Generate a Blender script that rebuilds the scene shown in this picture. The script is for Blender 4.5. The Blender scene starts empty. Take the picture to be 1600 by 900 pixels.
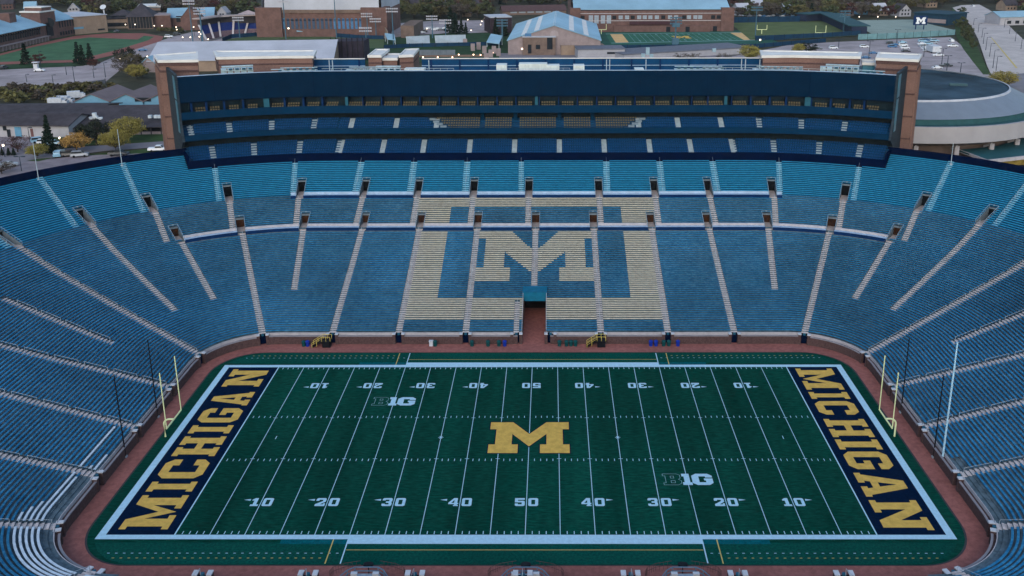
import bpy, bmesh, math, random
from mathutils import Vector, Matrix
from mathutils.geometry import tessellate_polygon
random.seed(11)
R = math.radians
SC = bpy.context.scene
COL = SC.collection

# ---------------------------------------------------------------- camera, sky, sun, exposure
FPX, CX, CY, CZ = 1465.969, 3.457, -129.641, 75.635
PITCH, YAW, ROLL = .28131, .005, -.003
PPX, PPY = 54.16, -135.792           # principal point off the centre: the photo is a crop
_c, _s = math.cos(YAW), math.sin(YAW)
_right = Vector((_c, _s, 0)); _fw = Vector((-_s, _c, 0))
FWD = _fw*math.cos(PITCH) + Vector((0, 0, -math.sin(PITCH)))
_up = _fw*math.sin(PITCH) + Vector((0, 0, math.cos(PITCH)))
RGT = _right*math.cos(ROLL) + _up*math.sin(ROLL)
UPV = -_right*math.sin(ROLL) + _up*math.cos(ROLL)
cam = bpy.data.cameras.new('camera'); camo = bpy.data.objects.new('camera', cam); COL.objects.link(camo)
SC.camera = camo
m3 = Matrix((RGT, UPV, -FWD)).transposed()
camo.matrix_world = Matrix.Translation((CX, CY, CZ)) @ m3.to_4x4()
cam.sensor_width = 36; cam.lens = FPX/1600*36
cam.shift_x = -PPX/1600; cam.shift_y = PPY/1600
cam.clip_start = 1; cam.clip_end = 6000

W = bpy.data.worlds.new('World'); SC.world = W; W.use_nodes = True
nt = W.node_tree; nt.nodes.clear()
sky = nt.nodes.new('ShaderNodeTexSky'); sky.sky_type = 'NISHITA'; sky.sun_disc = False
SUN_EL, SUN_AZ = 30, 188              # behind the camera, veiled by even cloud
sky.sun_elevation = R(SUN_EL); sky.sun_rotation = R(SUN_AZ); sky.air_density = 1.3; sky.dust_density = 1.5; sky.ozone_density = 2.0
bg = nt.nodes.new('ShaderNodeBackground'); bg.inputs[1].default_value = .15
wo = nt.nodes.new('ShaderNodeOutputWorld')
nt.links.new(sky.outputs[0], bg.inputs[0]); nt.links.new(bg.outputs[0], wo.inputs[0])
sl = bpy.data.lights.new('sun', 'SUN'); sl.energy = .4; sl.angle = R(50); sl.color = (1, .93, .88)
so = bpy.data.objects.new('sun', sl); COL.objects.link(so)
_az, _el = R(SUN_AZ), R(SUN_EL)
# sky sun_rotation is measured from +Y clockwise
sd = Vector((math.sin(_az)*math.cos(_el), math.cos(_az)*math.cos(_el), math.sin(_el)))
so.rotation_euler = sd.to_track_quat('Z', 'Y').to_euler()
SC.view_settings.view_transform = 'Standard'; SC.view_settings.look = 'None'
SC.view_settings.gamma = 1; SC.view_settings.use_curve_mapping = False
SC.view_settings.exposure = .62
SC.cycles.max_bounces = 5; SC.cycles.diffuse_bounces = 2; SC.cycles.glossy_bounces = 2
SC.cycles.transmission_bounces = 2; SC.cycles.transparent_max_bounces = 4

# ---------------------------------------------------------------- helpers
def ray(u, v):
    return FWD + RGT*((u-800-PPX)/FPX) - UPV*((v-450-PPY)/FPX)
def at(u, v, z):
    d = ray(u, v); k = (z-CZ)/d.z
    return Vector((CX+d.x*k, CY+d.y*k, z))
def hgt(p, v):                        # height of a point above plan point p seen at row v
    lo, hi = -20, 75.5
    for _ in range(40):
        m = (lo+hi)/2
        d = Vector((p[0], p[1], m))-Vector((CX, CY, CZ))
        vv = 450+PPY-FPX*d.dot(UPV)/d.dot(FWD)
        if vv > v: lo = m
        else: hi = m
    return (lo+hi)/2

def tag(o, label=None, cat=None, group=None, kind=None):
    if label: o['label'] = label
    if cat: o['category'] = cat
    if group: o['group'] = group
    if kind: o['kind'] = kind
    return o
def empty(name, label=None, cat=None, loc=(0, 0, 0), group=None, rz=0, kind=None):
    o = bpy.data.objects.new(name, None); COL.objects.link(o)
    o.location = loc; o.rotation_euler = (0, 0, rz); o.empty_display_size = .5
    return tag(o, label, cat, group, kind)
def wloc(o):
    v = Vector(o.location)
    while o.parent: o = o.parent; v += Vector(o.location)
    return v
class MB:
    def __init__(s): s.v = []; s.f = []; s.m = []
    def face(s, pts, m=0):
        n = len(s.v); s.v += [tuple(p) for p in pts]; s.f.append(tuple(range(n, n+len(pts)))); s.m.append(m)
    def box(s, c, d, rz=0, m=0, tilt=None):
        cx, cy, cz = c; a, b, h = d[0]/2, d[1]/2, d[2]/2
        C_, S_ = math.cos(rz), math.sin(rz); n = len(s.v)
        for z in (-h, h):
            for x, y in ((-a, -b), (a, -b), (a, b), (-a, b)):
                zz = z
                s.v.append((cx+x*C_-y*S_, cy+x*S_+y*C_, cz+zz))
        for q in ((3, 2, 1, 0), (4, 5, 6, 7), (0, 1, 5, 4), (1, 2, 6, 5), (2, 3, 7, 6), (3, 0, 4, 7)):
            s.f.append(tuple(n+i for i in q)); s.m.append(m)
    def bar(s, p0, p1, w, h, m=0):    # rectangular bar between two points (z up)
        p0 = Vector(p0); p1 = Vector(p1); d = (p1-p0)
        sd_ = Vector((-d.y, d.x, 0))
        if sd_.length < 1e-6: sd_ = Vector((1, 0, 0))
        sd_.normalize(); u = d.normalized().cross(sd_)*-1 if abs(d.normalized().z) > .7 else Vector((0, 0, 1))
        n = len(s.v)
        for p in (p0, p1):
            for a, b in ((-1, -1), (1, -1), (1, 1), (-1, 1)):
                s.v.append(tuple(p+sd_*a*w/2+u*b*h/2))
        for q in ((0, 1, 2, 3), (7, 6, 5, 4), (0, 4, 5, 1), (1, 5, 6, 2), (2, 6, 7, 3), (3, 7, 4, 0)):
            s.f.append(tuple(n+i for i in q)); s.m.append(m)
    def prism(s, poly, z0, z1, m=0, mt=None, bottom=False):
        mt = m if mt is None else mt
        poly = [(p[0], p[1]) for p in poly]
        ar = sum(poly[i][0]*poly[(i+1) % len(poly)][1]-poly[(i+1) % len(poly)][0]*poly[i][1] for i in range(len(poly)))
        if ar < 0: poly = poly[::-1]
        n = len(s.v); k = len(poly)
        s.v += [(x, y, z0) for x, y in poly]+[(x, y, z1) for x, y in poly]
        for i in range(k):
            j = (i+1) % k
            s.f.append((n+i, n+j, n+k+j, n+k+i)); s.m.append(m)
        for tri in tessellate_polygon([[Vector((x, y, 0)) for x, y in poly]]):
            s.tri_up([n+k+i for i in tri], mt)
            if bottom: s.tri_up([n+i for i in tri], m)
    def tri_up(s, idx, m):
        a, b, c = (s.v[i] for i in idx)
        if (b[0]-a[0])*(c[1]-a[1])-(b[1]-a[1])*(c[0]-a[0]) < 0: idx = idx[::-1]
        s.f.append(tuple(idx)); s.m.append(m)
    def sheet(s, loops, z, m=0):
        pts = [Vector((p[0], p[1], 0)) for l in loops for p in l]
        n = len(s.v); s.v += [(p.x, p.y, z) for p in pts]
        for tri in tessellate_polygon([[Vector((p[0], p[1], 0)) for p in l] for l in loops]):
            s.tri_up([n+i for i in tri], m)
    def tube(s, pts, r, n=8, m=0, r2=None, cap=True):
        pts = [Vector(p) for p in pts]; base = len(s.v); K = len(pts)
        for i, p in enumerate(pts):
            d = (pts[min(i+1, K-1)]-pts[max(i-1, 0)]).normalized()
            a = d.cross(Vector((0, 0, 1)))
            if a.length < 1e-3: a = d.cross(Vector((1, 0, 0)))
            a.normalize(); b = d.cross(a)
            rr = r if r2 is None else r+(r2-r)*i/max(1, K-1)
            for k in range(n):
                t = 2*math.pi*k/n
                s.v.append(tuple(p+a*math.cos(t)*rr+b*math.sin(t)*rr))
        for i in range(K-1):
            for k in range(n):
                k2 = (k+1) % n
                s.f.append((base+i*n+k, base+i*n+k2, base+(i+1)*n+k2, base+(i+1)*n+k)); s.m.append(m)
        if cap:
            s.f.append(tuple(base+k for k in range(n))); s.m.append(m)
            s.f.append(tuple(base+(K-1)*n+k for k in range(n))[::-1]); s.m.append(m)
    def build(s, name, mats, parent=None, smooth=False):
        me = bpy.data.meshes.new(name)
        off = wloc(parent) if parent else Vector((0, 0, 0))
        me.from_pydata([(a-off.x, b-off.y, c-off.z) for a, b, c in s.v], [], s.f)
        if not isinstance(mats, (list, tuple)): mats = [mats]
        for m in mats: me.materials.append(m)
        if len(mats) > 1: me.polygons.foreach_set('material_index', s.m)
        if smooth: me.polygons.foreach_set('use_smooth', [True]*len(me.polygons))
        me.update()
        o = bpy.data.objects.new(name, me); COL.objects.link(o)
        if parent: o.parent = parent
        return o
def struct(name, mb, mat_, label=None):
    o = mb.build(name, mat_); o['kind'] = 'structure'
    if label: o['label'] = label
    return o
def rebase(o):                         # puts a single-mesh thing's origin at its own base
    me = o.data; xs = [v.co for v in me.vertices]
    c = Vector((sum(p.x for p in xs)/len(xs), sum(p.y for p in xs)/len(xs), min(p.z for p in xs)))
    me.transform(Matrix.Translation(-c)); o.location = Vector(o.location)+c
    return o
def thing1(name, mb, mat_, label, cat, group=None, smooth=False):
    return rebase(tag(mb.build(name, mat_, smooth=smooth), label, cat, group))
def copy_tree(o, parent=None, mat_=None):
    c = o.copy(); COL.objects.link(c); c.parent = parent
    for ch in list(o.children): copy_tree(ch, c)
    return c

MATS = {}
def mat(name, col, rough=.85, var=.12, scale=.5, spec=.08, metal=0, col2=None, stretch=(1, 1, 1), bump=0, rnd=0, detail=4, emit=0, mix=(.35, .65)):
    if name in MATS: return MATS[name]
    m = bpy.data.materials.new(name); m.use_nodes = True; t = m.node_tree; N = t.nodes; L = t.links
    b = N['Principled BSDF']; b.inputs['Roughness'].default_value = rough; b.inputs['Metallic'].default_value = metal
    b.inputs['Specular IOR Level'].default_value = spec
    tc = N.new('ShaderNodeTexCoord'); mp = N.new('ShaderNodeMapping'); mp.inputs['Scale'].default_value = [scale*x for x in stretch]
    L.new(tc.outputs['Object'], mp.inputs[0])
    nz = N.new('ShaderNodeTexNoise'); nz.inputs['Scale'].default_value = 1; nz.inputs['Detail'].default_value = detail
    nz.inputs['Roughness'].default_value = .65
    L.new(mp.outputs[0], nz.inputs['Vector'])
    cr = N.new('ShaderNodeValToRGB'); cr.color_ramp.elements[0].position = mix[0]; cr.color_ramp.elements[1].position = mix[1]
    c1 = tuple(max(0, c*(1-var)) for c in col); c2 = col2 or tuple(min(1, c*(1+var)) for c in col)
    cr.color_ramp.elements[0].color = (*c1, 1); cr.color_ramp.elements[1].color = (*c2, 1)
    L.new(nz.outputs['Fac'], cr.inputs[0]); out = cr.outputs[0]
    if rnd:
        oi = N.new('ShaderNodeObjectInfo'); hs = N.new('ShaderNodeHueSaturation')
        mr = N.new('ShaderNodeMapRange'); mr.inputs[3].default_value = 1-rnd; mr.inputs[4].default_value = 1+rnd
        L.new(oi.outputs['Random'], mr.inputs[0]); L.new(mr.outputs[0], hs.inputs['Value'])
        m2 = N.new('ShaderNodeMath'); m2.operation = 'MULTIPLY_ADD'; m2.inputs[1].default_value = rnd*.2; m2.inputs[2].default_value = .5-rnd*.1
        L.new(oi.outputs['Random'], m2.inputs[0]); L.new(m2.outputs[0], hs.inputs['Hue'])
        L.new(out, hs.inputs['Color']); out = hs.outputs[0]
    L.new(out, b.inputs['Base Color'])
    if bump:
        bp = N.new('ShaderNodeBump'); bp.inputs['Strength'].default_value = bump; L.new(nz.outputs['Fac'], bp.inputs['Height']); L.new(bp.outputs[0], b.inputs['Normal'])
    if emit:
        b.inputs['Emission Color'].default_value = (*col, 1); b.inputs['Emission Strength'].default_value = emit
    MATS[name] = m; return m
def add_second_noise(m, scale, amt, stretch=(1, 1, 1)):   # multiplies a large-scale wear pattern over a material
    t = m.node_tree; N = t.nodes; L = t.links; b = N['Principled BSDF']
    src = b.inputs['Base Color'].links[0].from_socket
    tc = N.new('ShaderNodeTexCoord'); mp = N.new('ShaderNodeMapping'); mp.inputs['Scale'].default_value = [scale*x for x in stretch]
    L.new(tc.outputs['Object'], mp.inputs[0])
    nz = N.new('ShaderNodeTexNoise'); nz.inputs['Scale'].default_value = 1; nz.inputs['Detail'].default_value = 3; L.new(mp.outputs[0], nz.inputs['Vector'])
    mr = N.new('ShaderNodeMapRange'); mr.inputs[1].default_value = .3; mr.inputs[2].default_value = .7; mr.inputs[3].default_value = 1-amt; mr.inputs[4].default_value = 1+amt
    L.new(nz.outputs['Fac'], mr.inputs[0])
    mx = N.new('ShaderNodeVectorMath'); mx.operation = 'SCALE'; L.new(src, mx.inputs[0]); L.new(mr.outputs[0], mx.inputs['Scale'])
    L.new(mx.outputs[0], b.inputs['Base Color'])
    return m

turf_m = add_second_noise(mat('turf', (.0022, .046, .031), .95, .38, 3, 0, stretch=(.25, 1, 1), bump=.2), .06, .24, (3.2, .25, 1))
add_second_noise(turf_m, .02, .14, (1, 1.6, 1))
turf2_m = add_second_noise(mat('turf_edge', (.0025, .06, .045), .95, .3, 3, 0), .08, .15)
teal_m = mat('turf_teal', (.002, .09, .11), .9, .3, 2, 0)
white_l = mat('line_white', (.38, .60, .72), .8, .08, 2)
yellow_l = mat('line_yellow', (.55, .42, .13), .8, .1, 2)
navy_l = mat('endzone_navy', (.0008, .009, .031), .9, .3, 2, 0)
gold_l = mat('endzone_gold', (.60, .38, .085), .85, .14, .9)
track_m = add_second_noise(mat('track_red', (.27, .105, .09), .9, .18, 1.2), .1, .14)
conc = add_second_noise(mat('terrace_concrete', (.085, .128, .155), .9, .35, .9), .05, .2)
conc_hi = mat('terrace_painted', (.006, .09, .165), .8, .2, .8)
aisle_m = mat('aisle_concrete', (.50, .455, .445), .85, .2, 1.2)
aisle_hi = mat('aisle_blue', (.19, .46, .60), .8, .2, 1.2)
bench_m = mat('bench_blue', (.004, .18, .39), .6, .35, 1.9, .12, col2=(.065, .27, .41), detail=8, mix=(.42, .78))
add_second_noise(bench_m, .045, .28); add_second_noise(bench_m, .2, .12); add_second_noise(conc, .15, .15)
bench_hi = mat('bench_bright', (.018, .245, .44), .55, .15, 1, .15)
bench_cream = mat('bench_cream', (.52, .48, .37), .6, .16, 1.6, .35)
bench_white = mat('bench_bare', (.50, .60, .68), .45, .15, 1, .5)
navy_wall = mat('navy_panel', (.001, .022, .085), .7, .2, .4)
navy_dk = mat('navy_dark', (.0006, .005, .024), .8, .2, .4, 0)
press_blue = add_second_noise(mat('press_blue', (.0008, .024, .06), .6, .1, .5, .03), .05, .12)
brick = add_second_noise(mat('brick', (.175, .105, .088), .9, .25, 3, .2, stretch=(1, 1, 4)), .15, .15)
brick_dk = mat('brick_dark', (.085, .052, .05), .9, .25, 3)
coping = mat('coping_stone', (.42, .40, .42), .8, .12, 1)
walk_m = mat('walkway_light', (.33, .45, .58), .8, .12, 1)
roof_w = mat('roof_white', (.62, .62, .60), .7, .08, .3)
black_m = mat('black_metal', (.008, .009, .012), .5, .2, 2)
steel = mat('galvanised', (.42, .50, .55), .45, .15, 2, .5, .4)
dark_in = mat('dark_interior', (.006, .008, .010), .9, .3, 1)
goal_m = mat('goal_yellow', (.72, .78, .42), .5, .05, 1)
rail_y = mat('rail_yellow', (.65, .52, .12), .6, .1, 2)
seat_blue = mat('seat_blue', (.002, .05, .16), .5, .2, 2)
seat_cream = mat('seat_cream', (.11, .10, .068), .6, .15, 2)
glass_m = mat('glass_dark', (.01, .03, .045), .15, .3, .5, .6)
teal_side = mat('teal_glass', (.03, .16, .23), .3, .3, .4, .6)
bin_g = mat('bin_green', (.006, .06, .065), .5, .2, 2)
bin_b = mat('bin_blue', (.008, .03, .28), .5, .2, 2)

# ---------------------------------------------------------------- glyphs: [outline, hole, ...] in a unit-high cell
def glyphs():
    a, b, c, w = .21, .24, .1, .78
    G_ = {}
    G_['0'] = (w, [[(c, 0), (w-c, 0), (w, c), (w, 1-c), (w-c, 1), (c, 1), (0, 1-c), (0, c)], [(b, a), (w-b, a), (w-b, 1-a), (b, 1-a)]])
    G_['1'] = (.6, [[(0, 0), (.6, 0), (.6, a), (.43, a), (.43, 1), (.2, 1), (0, .82), (0, .68), (.17, .68), (.17, a), (0, a)]])
    G_['2'] = (w, [[(0, 0), (w, 0), (w, .34), (w-.16, .34), (w-.16, a), (.38, a), (w, .55), (w, 1-c), (w-c, 1), (c, 1), (0, 1-c), (0, .66), (b, .66), (b, 1-a), (w-b, 1-a), (w-b, .62), (0, .24)]])
    G_['3'] = (w, [[(c, 0), (w-c, 0), (w, c), (w, .42), (w-.08, .5), (w, .58), (w, 1-c), (w-c, 1), (c, 1), (0, 1-c), (0, .7), (b, .7), (b, 1-a), (w-b, 1-a), (w-b, .6), (.3, .6), (.3, .4), (w-b, .4), (w-b, a), (b, a), (b, .3), (0, .3), (0, c)]])
    G_['4'] = (w, [[(.4, 0), (w, 0), (w, .13), (.7, .13), (.7, .24), (w, .24), (w, .4), (.7, .4), (.7, 1), (.4, 1), (0, .42), (0, .24), (.46, .24), (.46, .13), (.4, .13)], [(.22, .4), (.46, .4), (.46, .76)]])
    G_['5'] = (w, [[(c, 0), (w-c, 0), (w, c), (w, .56), (w-c, .66), (b, .66), (b, 1-a), (w, 1-a), (w, 1), (0, 1), (0, .46), (w-b, .46), (w-b, a), (b, a), (b, .32), (0, .32), (0, c)]])
    def M_(vb, sx=.08, st=.24, nv=.605):
        return [[(0, 0), (.364, 0), (.364, .27), (.285, .27), (.285, .605), (.5, vb), (.715, .605), (.715, .27), (.636, .27), (.636, 0), (1, 0), (1, .27), (.92, .27), (.92, .76), (1, .76), (1, 1), (.714, 1), (.5, nv), (.286, 1), (0, 1), (0, .76), (.08, .76), (.08, .27), (0, .27)]]
    G_['M'] = (1, M_(.206))
    k = .14
    G_['m'] = (1, [[(0, 0), (.40, 0), (.40, k), (.30, k), (.30, .62), (.5, .05), (.70, .62), (.70, k), (.60, k), (.60, 0), (1, 0), (1, k), (.92, k), (.92, 1-k), (1, 1-k), (1, 1), (.72, 1), (.5, .42), (.28, 1), (0, 1), (0, 1-k), (.08, 1-k), (.08, k), (0, k)]])
    G_['I'] = (1, [[(0, 0), (1, 0), (1, k), (.78, k), (.78, 1-k), (1, 1-k), (1, 1), (0, 1), (0, 1-k), (.22, 1-k), (.22, k), (0, k)]])
    h = .15
    G_['C'] = (1, [[(.2, 0), (.8, 0), (1, h), (1, .34), (.68, .34), (.68, .2), (.32, .2), (.32, .8), (.68, .8), (.68, .66), (1, .66), (1, 1-h), (.8, 1), (.2, 1), (0, 1-h), (0, h)]])
    G_['G'] = (1, [[(.2, 0), (.8, 0), (1, h), (1, .54), (.52, .54), (.52, .38), (.68, .38), (.68, .2), (.32, .2), (.32, .8), (.68, .8), (.68, .68), (1, .68), (1, 1-h), (.8, 1), (.2, 1), (0, 1-h), (0, h)]])
    G_['H'] = (1, [[(0, 0), (.44, 0), (.44, k), (.36, k), (.36, .42), (.64, .42), (.64, k), (.56, k), (.56, 0), (1, 0), (1, k), (.92, k), (.92, 1-k), (1, 1-k), (1, 1), (.56, 1), (.56, 1-k), (.64, 1-k), (.64, .58), (.36, .58), (.36, 1-k), (.44, 1-k), (.44, 1), (0, 1), (0, 1-k), (.08, 1-k), (.08, k), (0, k)]])
    G_['A'] = (1, [[(0, 0), (.42, 0), (.42, k), (.34, k), (.37, .26), (.63, .26), (.66, k), (.58, k), (.58, 0), (1, 0), (1, k), (.93, k), (.66, 1), (.34, 1), (.07, k), (0, k)], [(.41, .42), (.59, .42), (.5, .8)]])
    G_['N'] = (1, [[(0, 0), (.42, 0), (.42, k), (.32, k), (.32, .66), (.68, 0), (.92, 0), (.92, 1-k), (1, 1-k), (1, 1), (.58, 1), (.58, 1-k), (.68, 1-k), (.68, .44), (.36, 1), (0, 1), (0, 1-k), (.08, 1-k), (.08, k), (0, k)]])
    return G_
GL = glyphs()
def glyph(mb, ch, ox, oy, w, h, z, rot=0, m=0):
    """lower-left corner of the cell at (ox, oy); rot in quarter turns about that corner"""
    gw, loops = GL[ch]
    out = []
    for l in loops:
        q = []
        for x, y in l:
            X, Y = x/gw*w, y*h
            for _ in range(rot % 4): X, Y = -Y, X
            q.append((ox+X, oy+Y))
        out.append(q)
    mb.sheet(out, z, m)

hand_m = mat('handrail', (.34, .40, .44), .4, .05, 1, .4)
# ---------------------------------------------------------------- bowl contours
HX, HY, R0 = 48., 22., 12.6
LEN = [44., 60., 96., 60., 44., 60., 96., 60.]; T = sum(LEN)
CUM = [0]
for _l in LEN: CUM.append(CUM[-1]+_l)
def P(t, s, z=None):
    t %= T; r = R0+s
    k = 0
    while k < 7 and t >= CUM[k+1]: k += 1
    f = (t-CUM[k])/LEN[k]
    if k == 0: x, y = HX+r, -HY+2*HY*f
    elif k == 2: x, y = HX-2*HX*f, HY+r
    elif k == 4: x, y = -HX-r, HY-2*HY*f
    elif k == 6: x, y = -HX+2*HX*f, -HY-r
    else:
        a = {1: 0, 3: 90, 5: 180, 7: 270}[k]+90*f
        cx, cy = {1: (HX, HY), 3: (-HX, HY), 5: (-HX, -HY), 7: (HX, -HY)}[k]
        x, y = cx+r*math.cos(R(a)), cy+r*math.sin(R(a))
    return (x, y) if z is None else (x, y, z)
def TS(x, y):
    dx, dy = abs(x)-HX, abs(y)-HY
    if dx > 0 and dy > 0:
        r = math.hypot(dx, dy); a = math.degrees(math.atan2(y-math.copysign(HY, y), x-math.copysign(HX, x))) % 360
        k = {0: 1, 1: 3, 2: 5, 3: 7}[int(a//90)]
        return CUM[k]+(a % 90)/90*60, r-R0
    if dy > dx:
        return (CUM[2]+(HX-x) if y > 0 else CUM[6]+(x+HX)), dy-R0
    return ((y+HY) if x > 0 else CUM[4]+(HY-y)), dx-R0
def TX(x): return CUM[2]+(HX-x)        # param of the far straight
def tw(t, s, w):                       # metres -> t units
    t %= T
    k = 0
    while k < 7 and t >= CUM[k+1]: k += 1
    return w if k % 2 == 0 else w*60/((R0+s)*math.pi/2)
TSAMP = []
for k in range(8):
    n = 20 if k % 2 else (12 if LEN[k] > 50 else 8)
    TSAMP += [CUM[k]+LEN[k]*i/n for i in range(n)]
def tsamp(t0, t1):
    o = [t0]
    for base in (-T, 0, T):
        o += [x+base for x in TSAMP if t0+.02 < x+base < t1-.02]
    return sorted(o+[t1])
SZ = [(0, 2.0), (9, 4.8), (19, 7.9), (33.8, 12.8), (43.8, 16.9), (60.9, 24.7)]
def zs(s):
    if s <= 0: return 2.0+s*.31
    for (a, za), (b, zb) in zip(SZ, SZ[1:]):
        if s <= b: return za+(zb-za)*(s-a)/(b-a)
    return 24.7+(s-60.9)*.45
def ribbon(mb, t0, t1, prof, m=0, close=False, ends=False):
    """sweeps a profile [(s,z),...] along the contour from t0 to t1"""
    ts = tsamp(t0, t1); n = len(mb.v); K = len(prof)
    for t in ts:
        for s_, z_ in prof: mb.v.append(P(t, s_, z_))
    for i in range(len(ts)-1):
        for k in range(K if close else K-1):
            k2 = (k+1) % K
            mb.f.append((n+i*K+k, n+i*K+k2, n+(i+1)*K+k2, n+(i+1)*K+k)); mb.m.append(m)
    if ends:
        mb.f.append(tuple(n+k for k in range(K))); mb.m.append(m)
        e = n+(len(ts)-1)*K
        mb.f.append(tuple(e+k for k in range(K))[::-1]); mb.m.append(m)
def blk(mb, t0, t1, s0, s1, z0, z1, m=0):
    ribbon(mb, t0, t1, [(s0, z0), (s1, z0), (s1, z1), (s0, z1)], m, True, True)

# ---------------------------------------------------------------- the field
Y = .9144; FW = 24.384; GZ = .004
def rrect(hx, hy, r, n=10):
    o = []
    for sx, sy, a0 in ((1, 1, 0), (-1, 1, 90), (-1, -1, 180), (1, -1, 270)):
        for i in range(n+1):
            a = R(a0+90*i/n); o.append((sx*(hx-r)+r*math.cos(a), sy*(hy-r)+r*math.sin(a)))
    return o
f = MB(); f.sheet([[P(t, 2.6) for t in TSAMP]], -.02); struct('track', f, track_m, 'brick-red surfaced apron around the green field')
f = MB()
edge = []                               # turf outline: flat sides, wide rounded corners
for sx, sy, a0 in ((1, 1, 0), (-1, 1, 90), (-1, -1, 180), (1, -1, 270)):
    for i in range(13):
        a = R(a0+90*i/12); edge.append((sx*(57.4-8)+8*math.cos(a), sy*(30.45-8.5)+8.5*math.sin(a)))
f.sheet([edge], 0); turf = struct('turf', f, turf_m, 'dark green artificial turf of the football field')
f = MB(); n = len(edge)
for i in range(n):
    a, b = Vector(edge[i]), Vector(edge[(i+1) % n]); o1, o2 = a*1.004, b*1.004
    f.face([(a.x, a.y, .02), (b.x, b.y, .02), (o2.x, o2.y, .02), (o1.x, o1.y, .02)])
    f.face([(o1.x, o1.y, .02), (o2.x, o2.y, .02), (o2.x, o2.y, -.02), (o1.x, o1.y, -.02)])
struct('kerb', f, mat('kerb_dark', (.05, .05, .055)), 'thin dark kerb between turf and red track')
z1, z2, z3, z4 = .006, .012, .018, .024
def rect(mb, x0, y0, x1, y1, z): mb.face([(x0, y0, z), (x1, y0, z), (x1, y1, z), (x0, y1, z)])
f = MB()                                # side strips, slightly brighter green outside the boundary
f.sheet([[(-55.4, -26), (55.4, -26), (54.3, -27.7), (52.4, -29.3), (49.6, -30.3), (-49.6, -30.3), (-52.4, -29.3), (-54.3, -27.7)]], z1)
f.sheet([[(-55.4, 26), (55.4, 26), (54.3, 27.7), (52.4, 29.3), (49.6, 30.3), (-49.6, 30.3), (-52.4, 29.3), (-54.3, 27.7)]], z1)
f.build('turf_margin', turf2_m, turf)
EX = 54.7
f = MB(); yo, xo = FW+.93, EX+1.05
rect(f, -xo, FW, xo, yo, z2); rect(f, -xo, -yo, xo, -FW, z2)
rect(f, -xo, -FW, -EX, FW, z2); rect(f, EX, -FW, xo, FW, z2)
rect(f, -22.9, yo, 22.9, yo+.95, z2); rect(f, -22.9, -yo-.95, 22.9, -yo, z2)
f.build('boundary_line', white_l, turf)
for sx in (-1, 1):
    for sy in (-1, 1):
        f = MB(); ya, yb = sorted((sy*(yo+.02), sy*30.2)); rect(f, sx*22.85-.08, ya, sx*22.85+.08, yb, z3); f.build('limit_line', white_l, turf)
        f = MB(); rect(f, sx*24.75-.07, ya, sx*24.75+.07, yb, z3); f.build('restraining_line', yellow_l, turf)
        f = MB(); xa, xb = sorted((sx*22.95, sx*31.5)); y_ = sorted((sy*(yo+.02), sy*(yo+1.0))); rect(f, xa, y_[0], xb, y_[1], z2-.003); f.build('teal_patch', teal_m, turf)
    f = MB(); rect(f, -22.7, sx*27.5-.05, 22.7, sx*27.5+.05, z3); f.build('coach_line', yellow_l, turf)
    f = MB(); g = MB(); x = 23.5
    while x < 56.5:
        if x < 53.2:
            for q in (-1, 1): rect(f, min(q*x, q*(x+.32)), sx*28.15-.05, max(q*x, q*(x+.32)), sx*28.15+.05, z3)
        if 25 < x < 52.2:
            for q in (-1, 1): rect(g, min(q*x, q*(x+.32)), sx*29.1-.05, max(q*x, q*(x+.32)), sx*29.1+.05, z3)
        x += 1.0
    f.build('dashed_line', white_l, turf); g.build('dashed_line', yellow_l, turf)
for yd in range(-50, 51, 5):
    f = MB(); hw = .09 if abs(yd) == 50 else .05
    segs = [(-FW, FW)]
    if yd in (-5, 0, 5): segs = [(-FW, -4.62), (4.72, FW)]
    if yd == 0: segs = [(-FW, -2.70), (1.02, FW)]
    for a, b in segs: rect(f, yd*Y-hw, a, yd*Y+hw, b, z2)
    f.build('yard_line', white_l, turf)
f = MB()
hy = FW-60*.3048
for k in range(-49, 50):
    if k % 5 == 0:
        if k: 
            for s_ in (-1, 1): rect(f, k*Y-.32, s_*hy-.05, k*Y+.32, s_*hy+.05, z3)
        continue
    for s_ in (-1, 1):
        y0 = s_*hy; ya, yb = (y0-.0, y0+.62) if s_ < 0 else (y0-.62, y0)
        ya, yb = (-hy-.62, -hy) if s_ < 0 else (hy, hy+.62)
        rect(f, k*Y-.055, ya, k*Y+.055, yb, z2)
        ya, yb = sorted((s_*(FW-.12), s_*(FW-.78))); rect(f, k*Y-.055, ya, k*Y+.055, yb, z2)
o = f.build('hash_marks', white_l, turf); o['kind'] = 'stuff'
for sx in (-1, 1):                      # kick-off and try marks
    f = MB()
    for a in range(3):
        c_, s_ = math.cos(R(60*a))*.42, math.sin(R(60*a))*.42
        p = Vector((-s_, c_)).normalized()*.05; x = sx*13.72
        f.face([(x-c_-p.x, -s_-p.y, z3+a*.004), (x+c_-p.x, s_-p.y, z3+a*.004), (x+c_+p.x, s_+p.y, z3+a*.004), (x-c_+p.x, -s_+p.y, z3+a*.004)])
    f.build('kick_mark', white_l, turf)
    f = MB(); rect(f, sx*47*Y*.915*1.0-.06, -.45, sx*47*Y*.915+.06, .45, z2); f.build('try_mark', white_l, turf)
NH, NW = 1.86, 1.36
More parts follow.
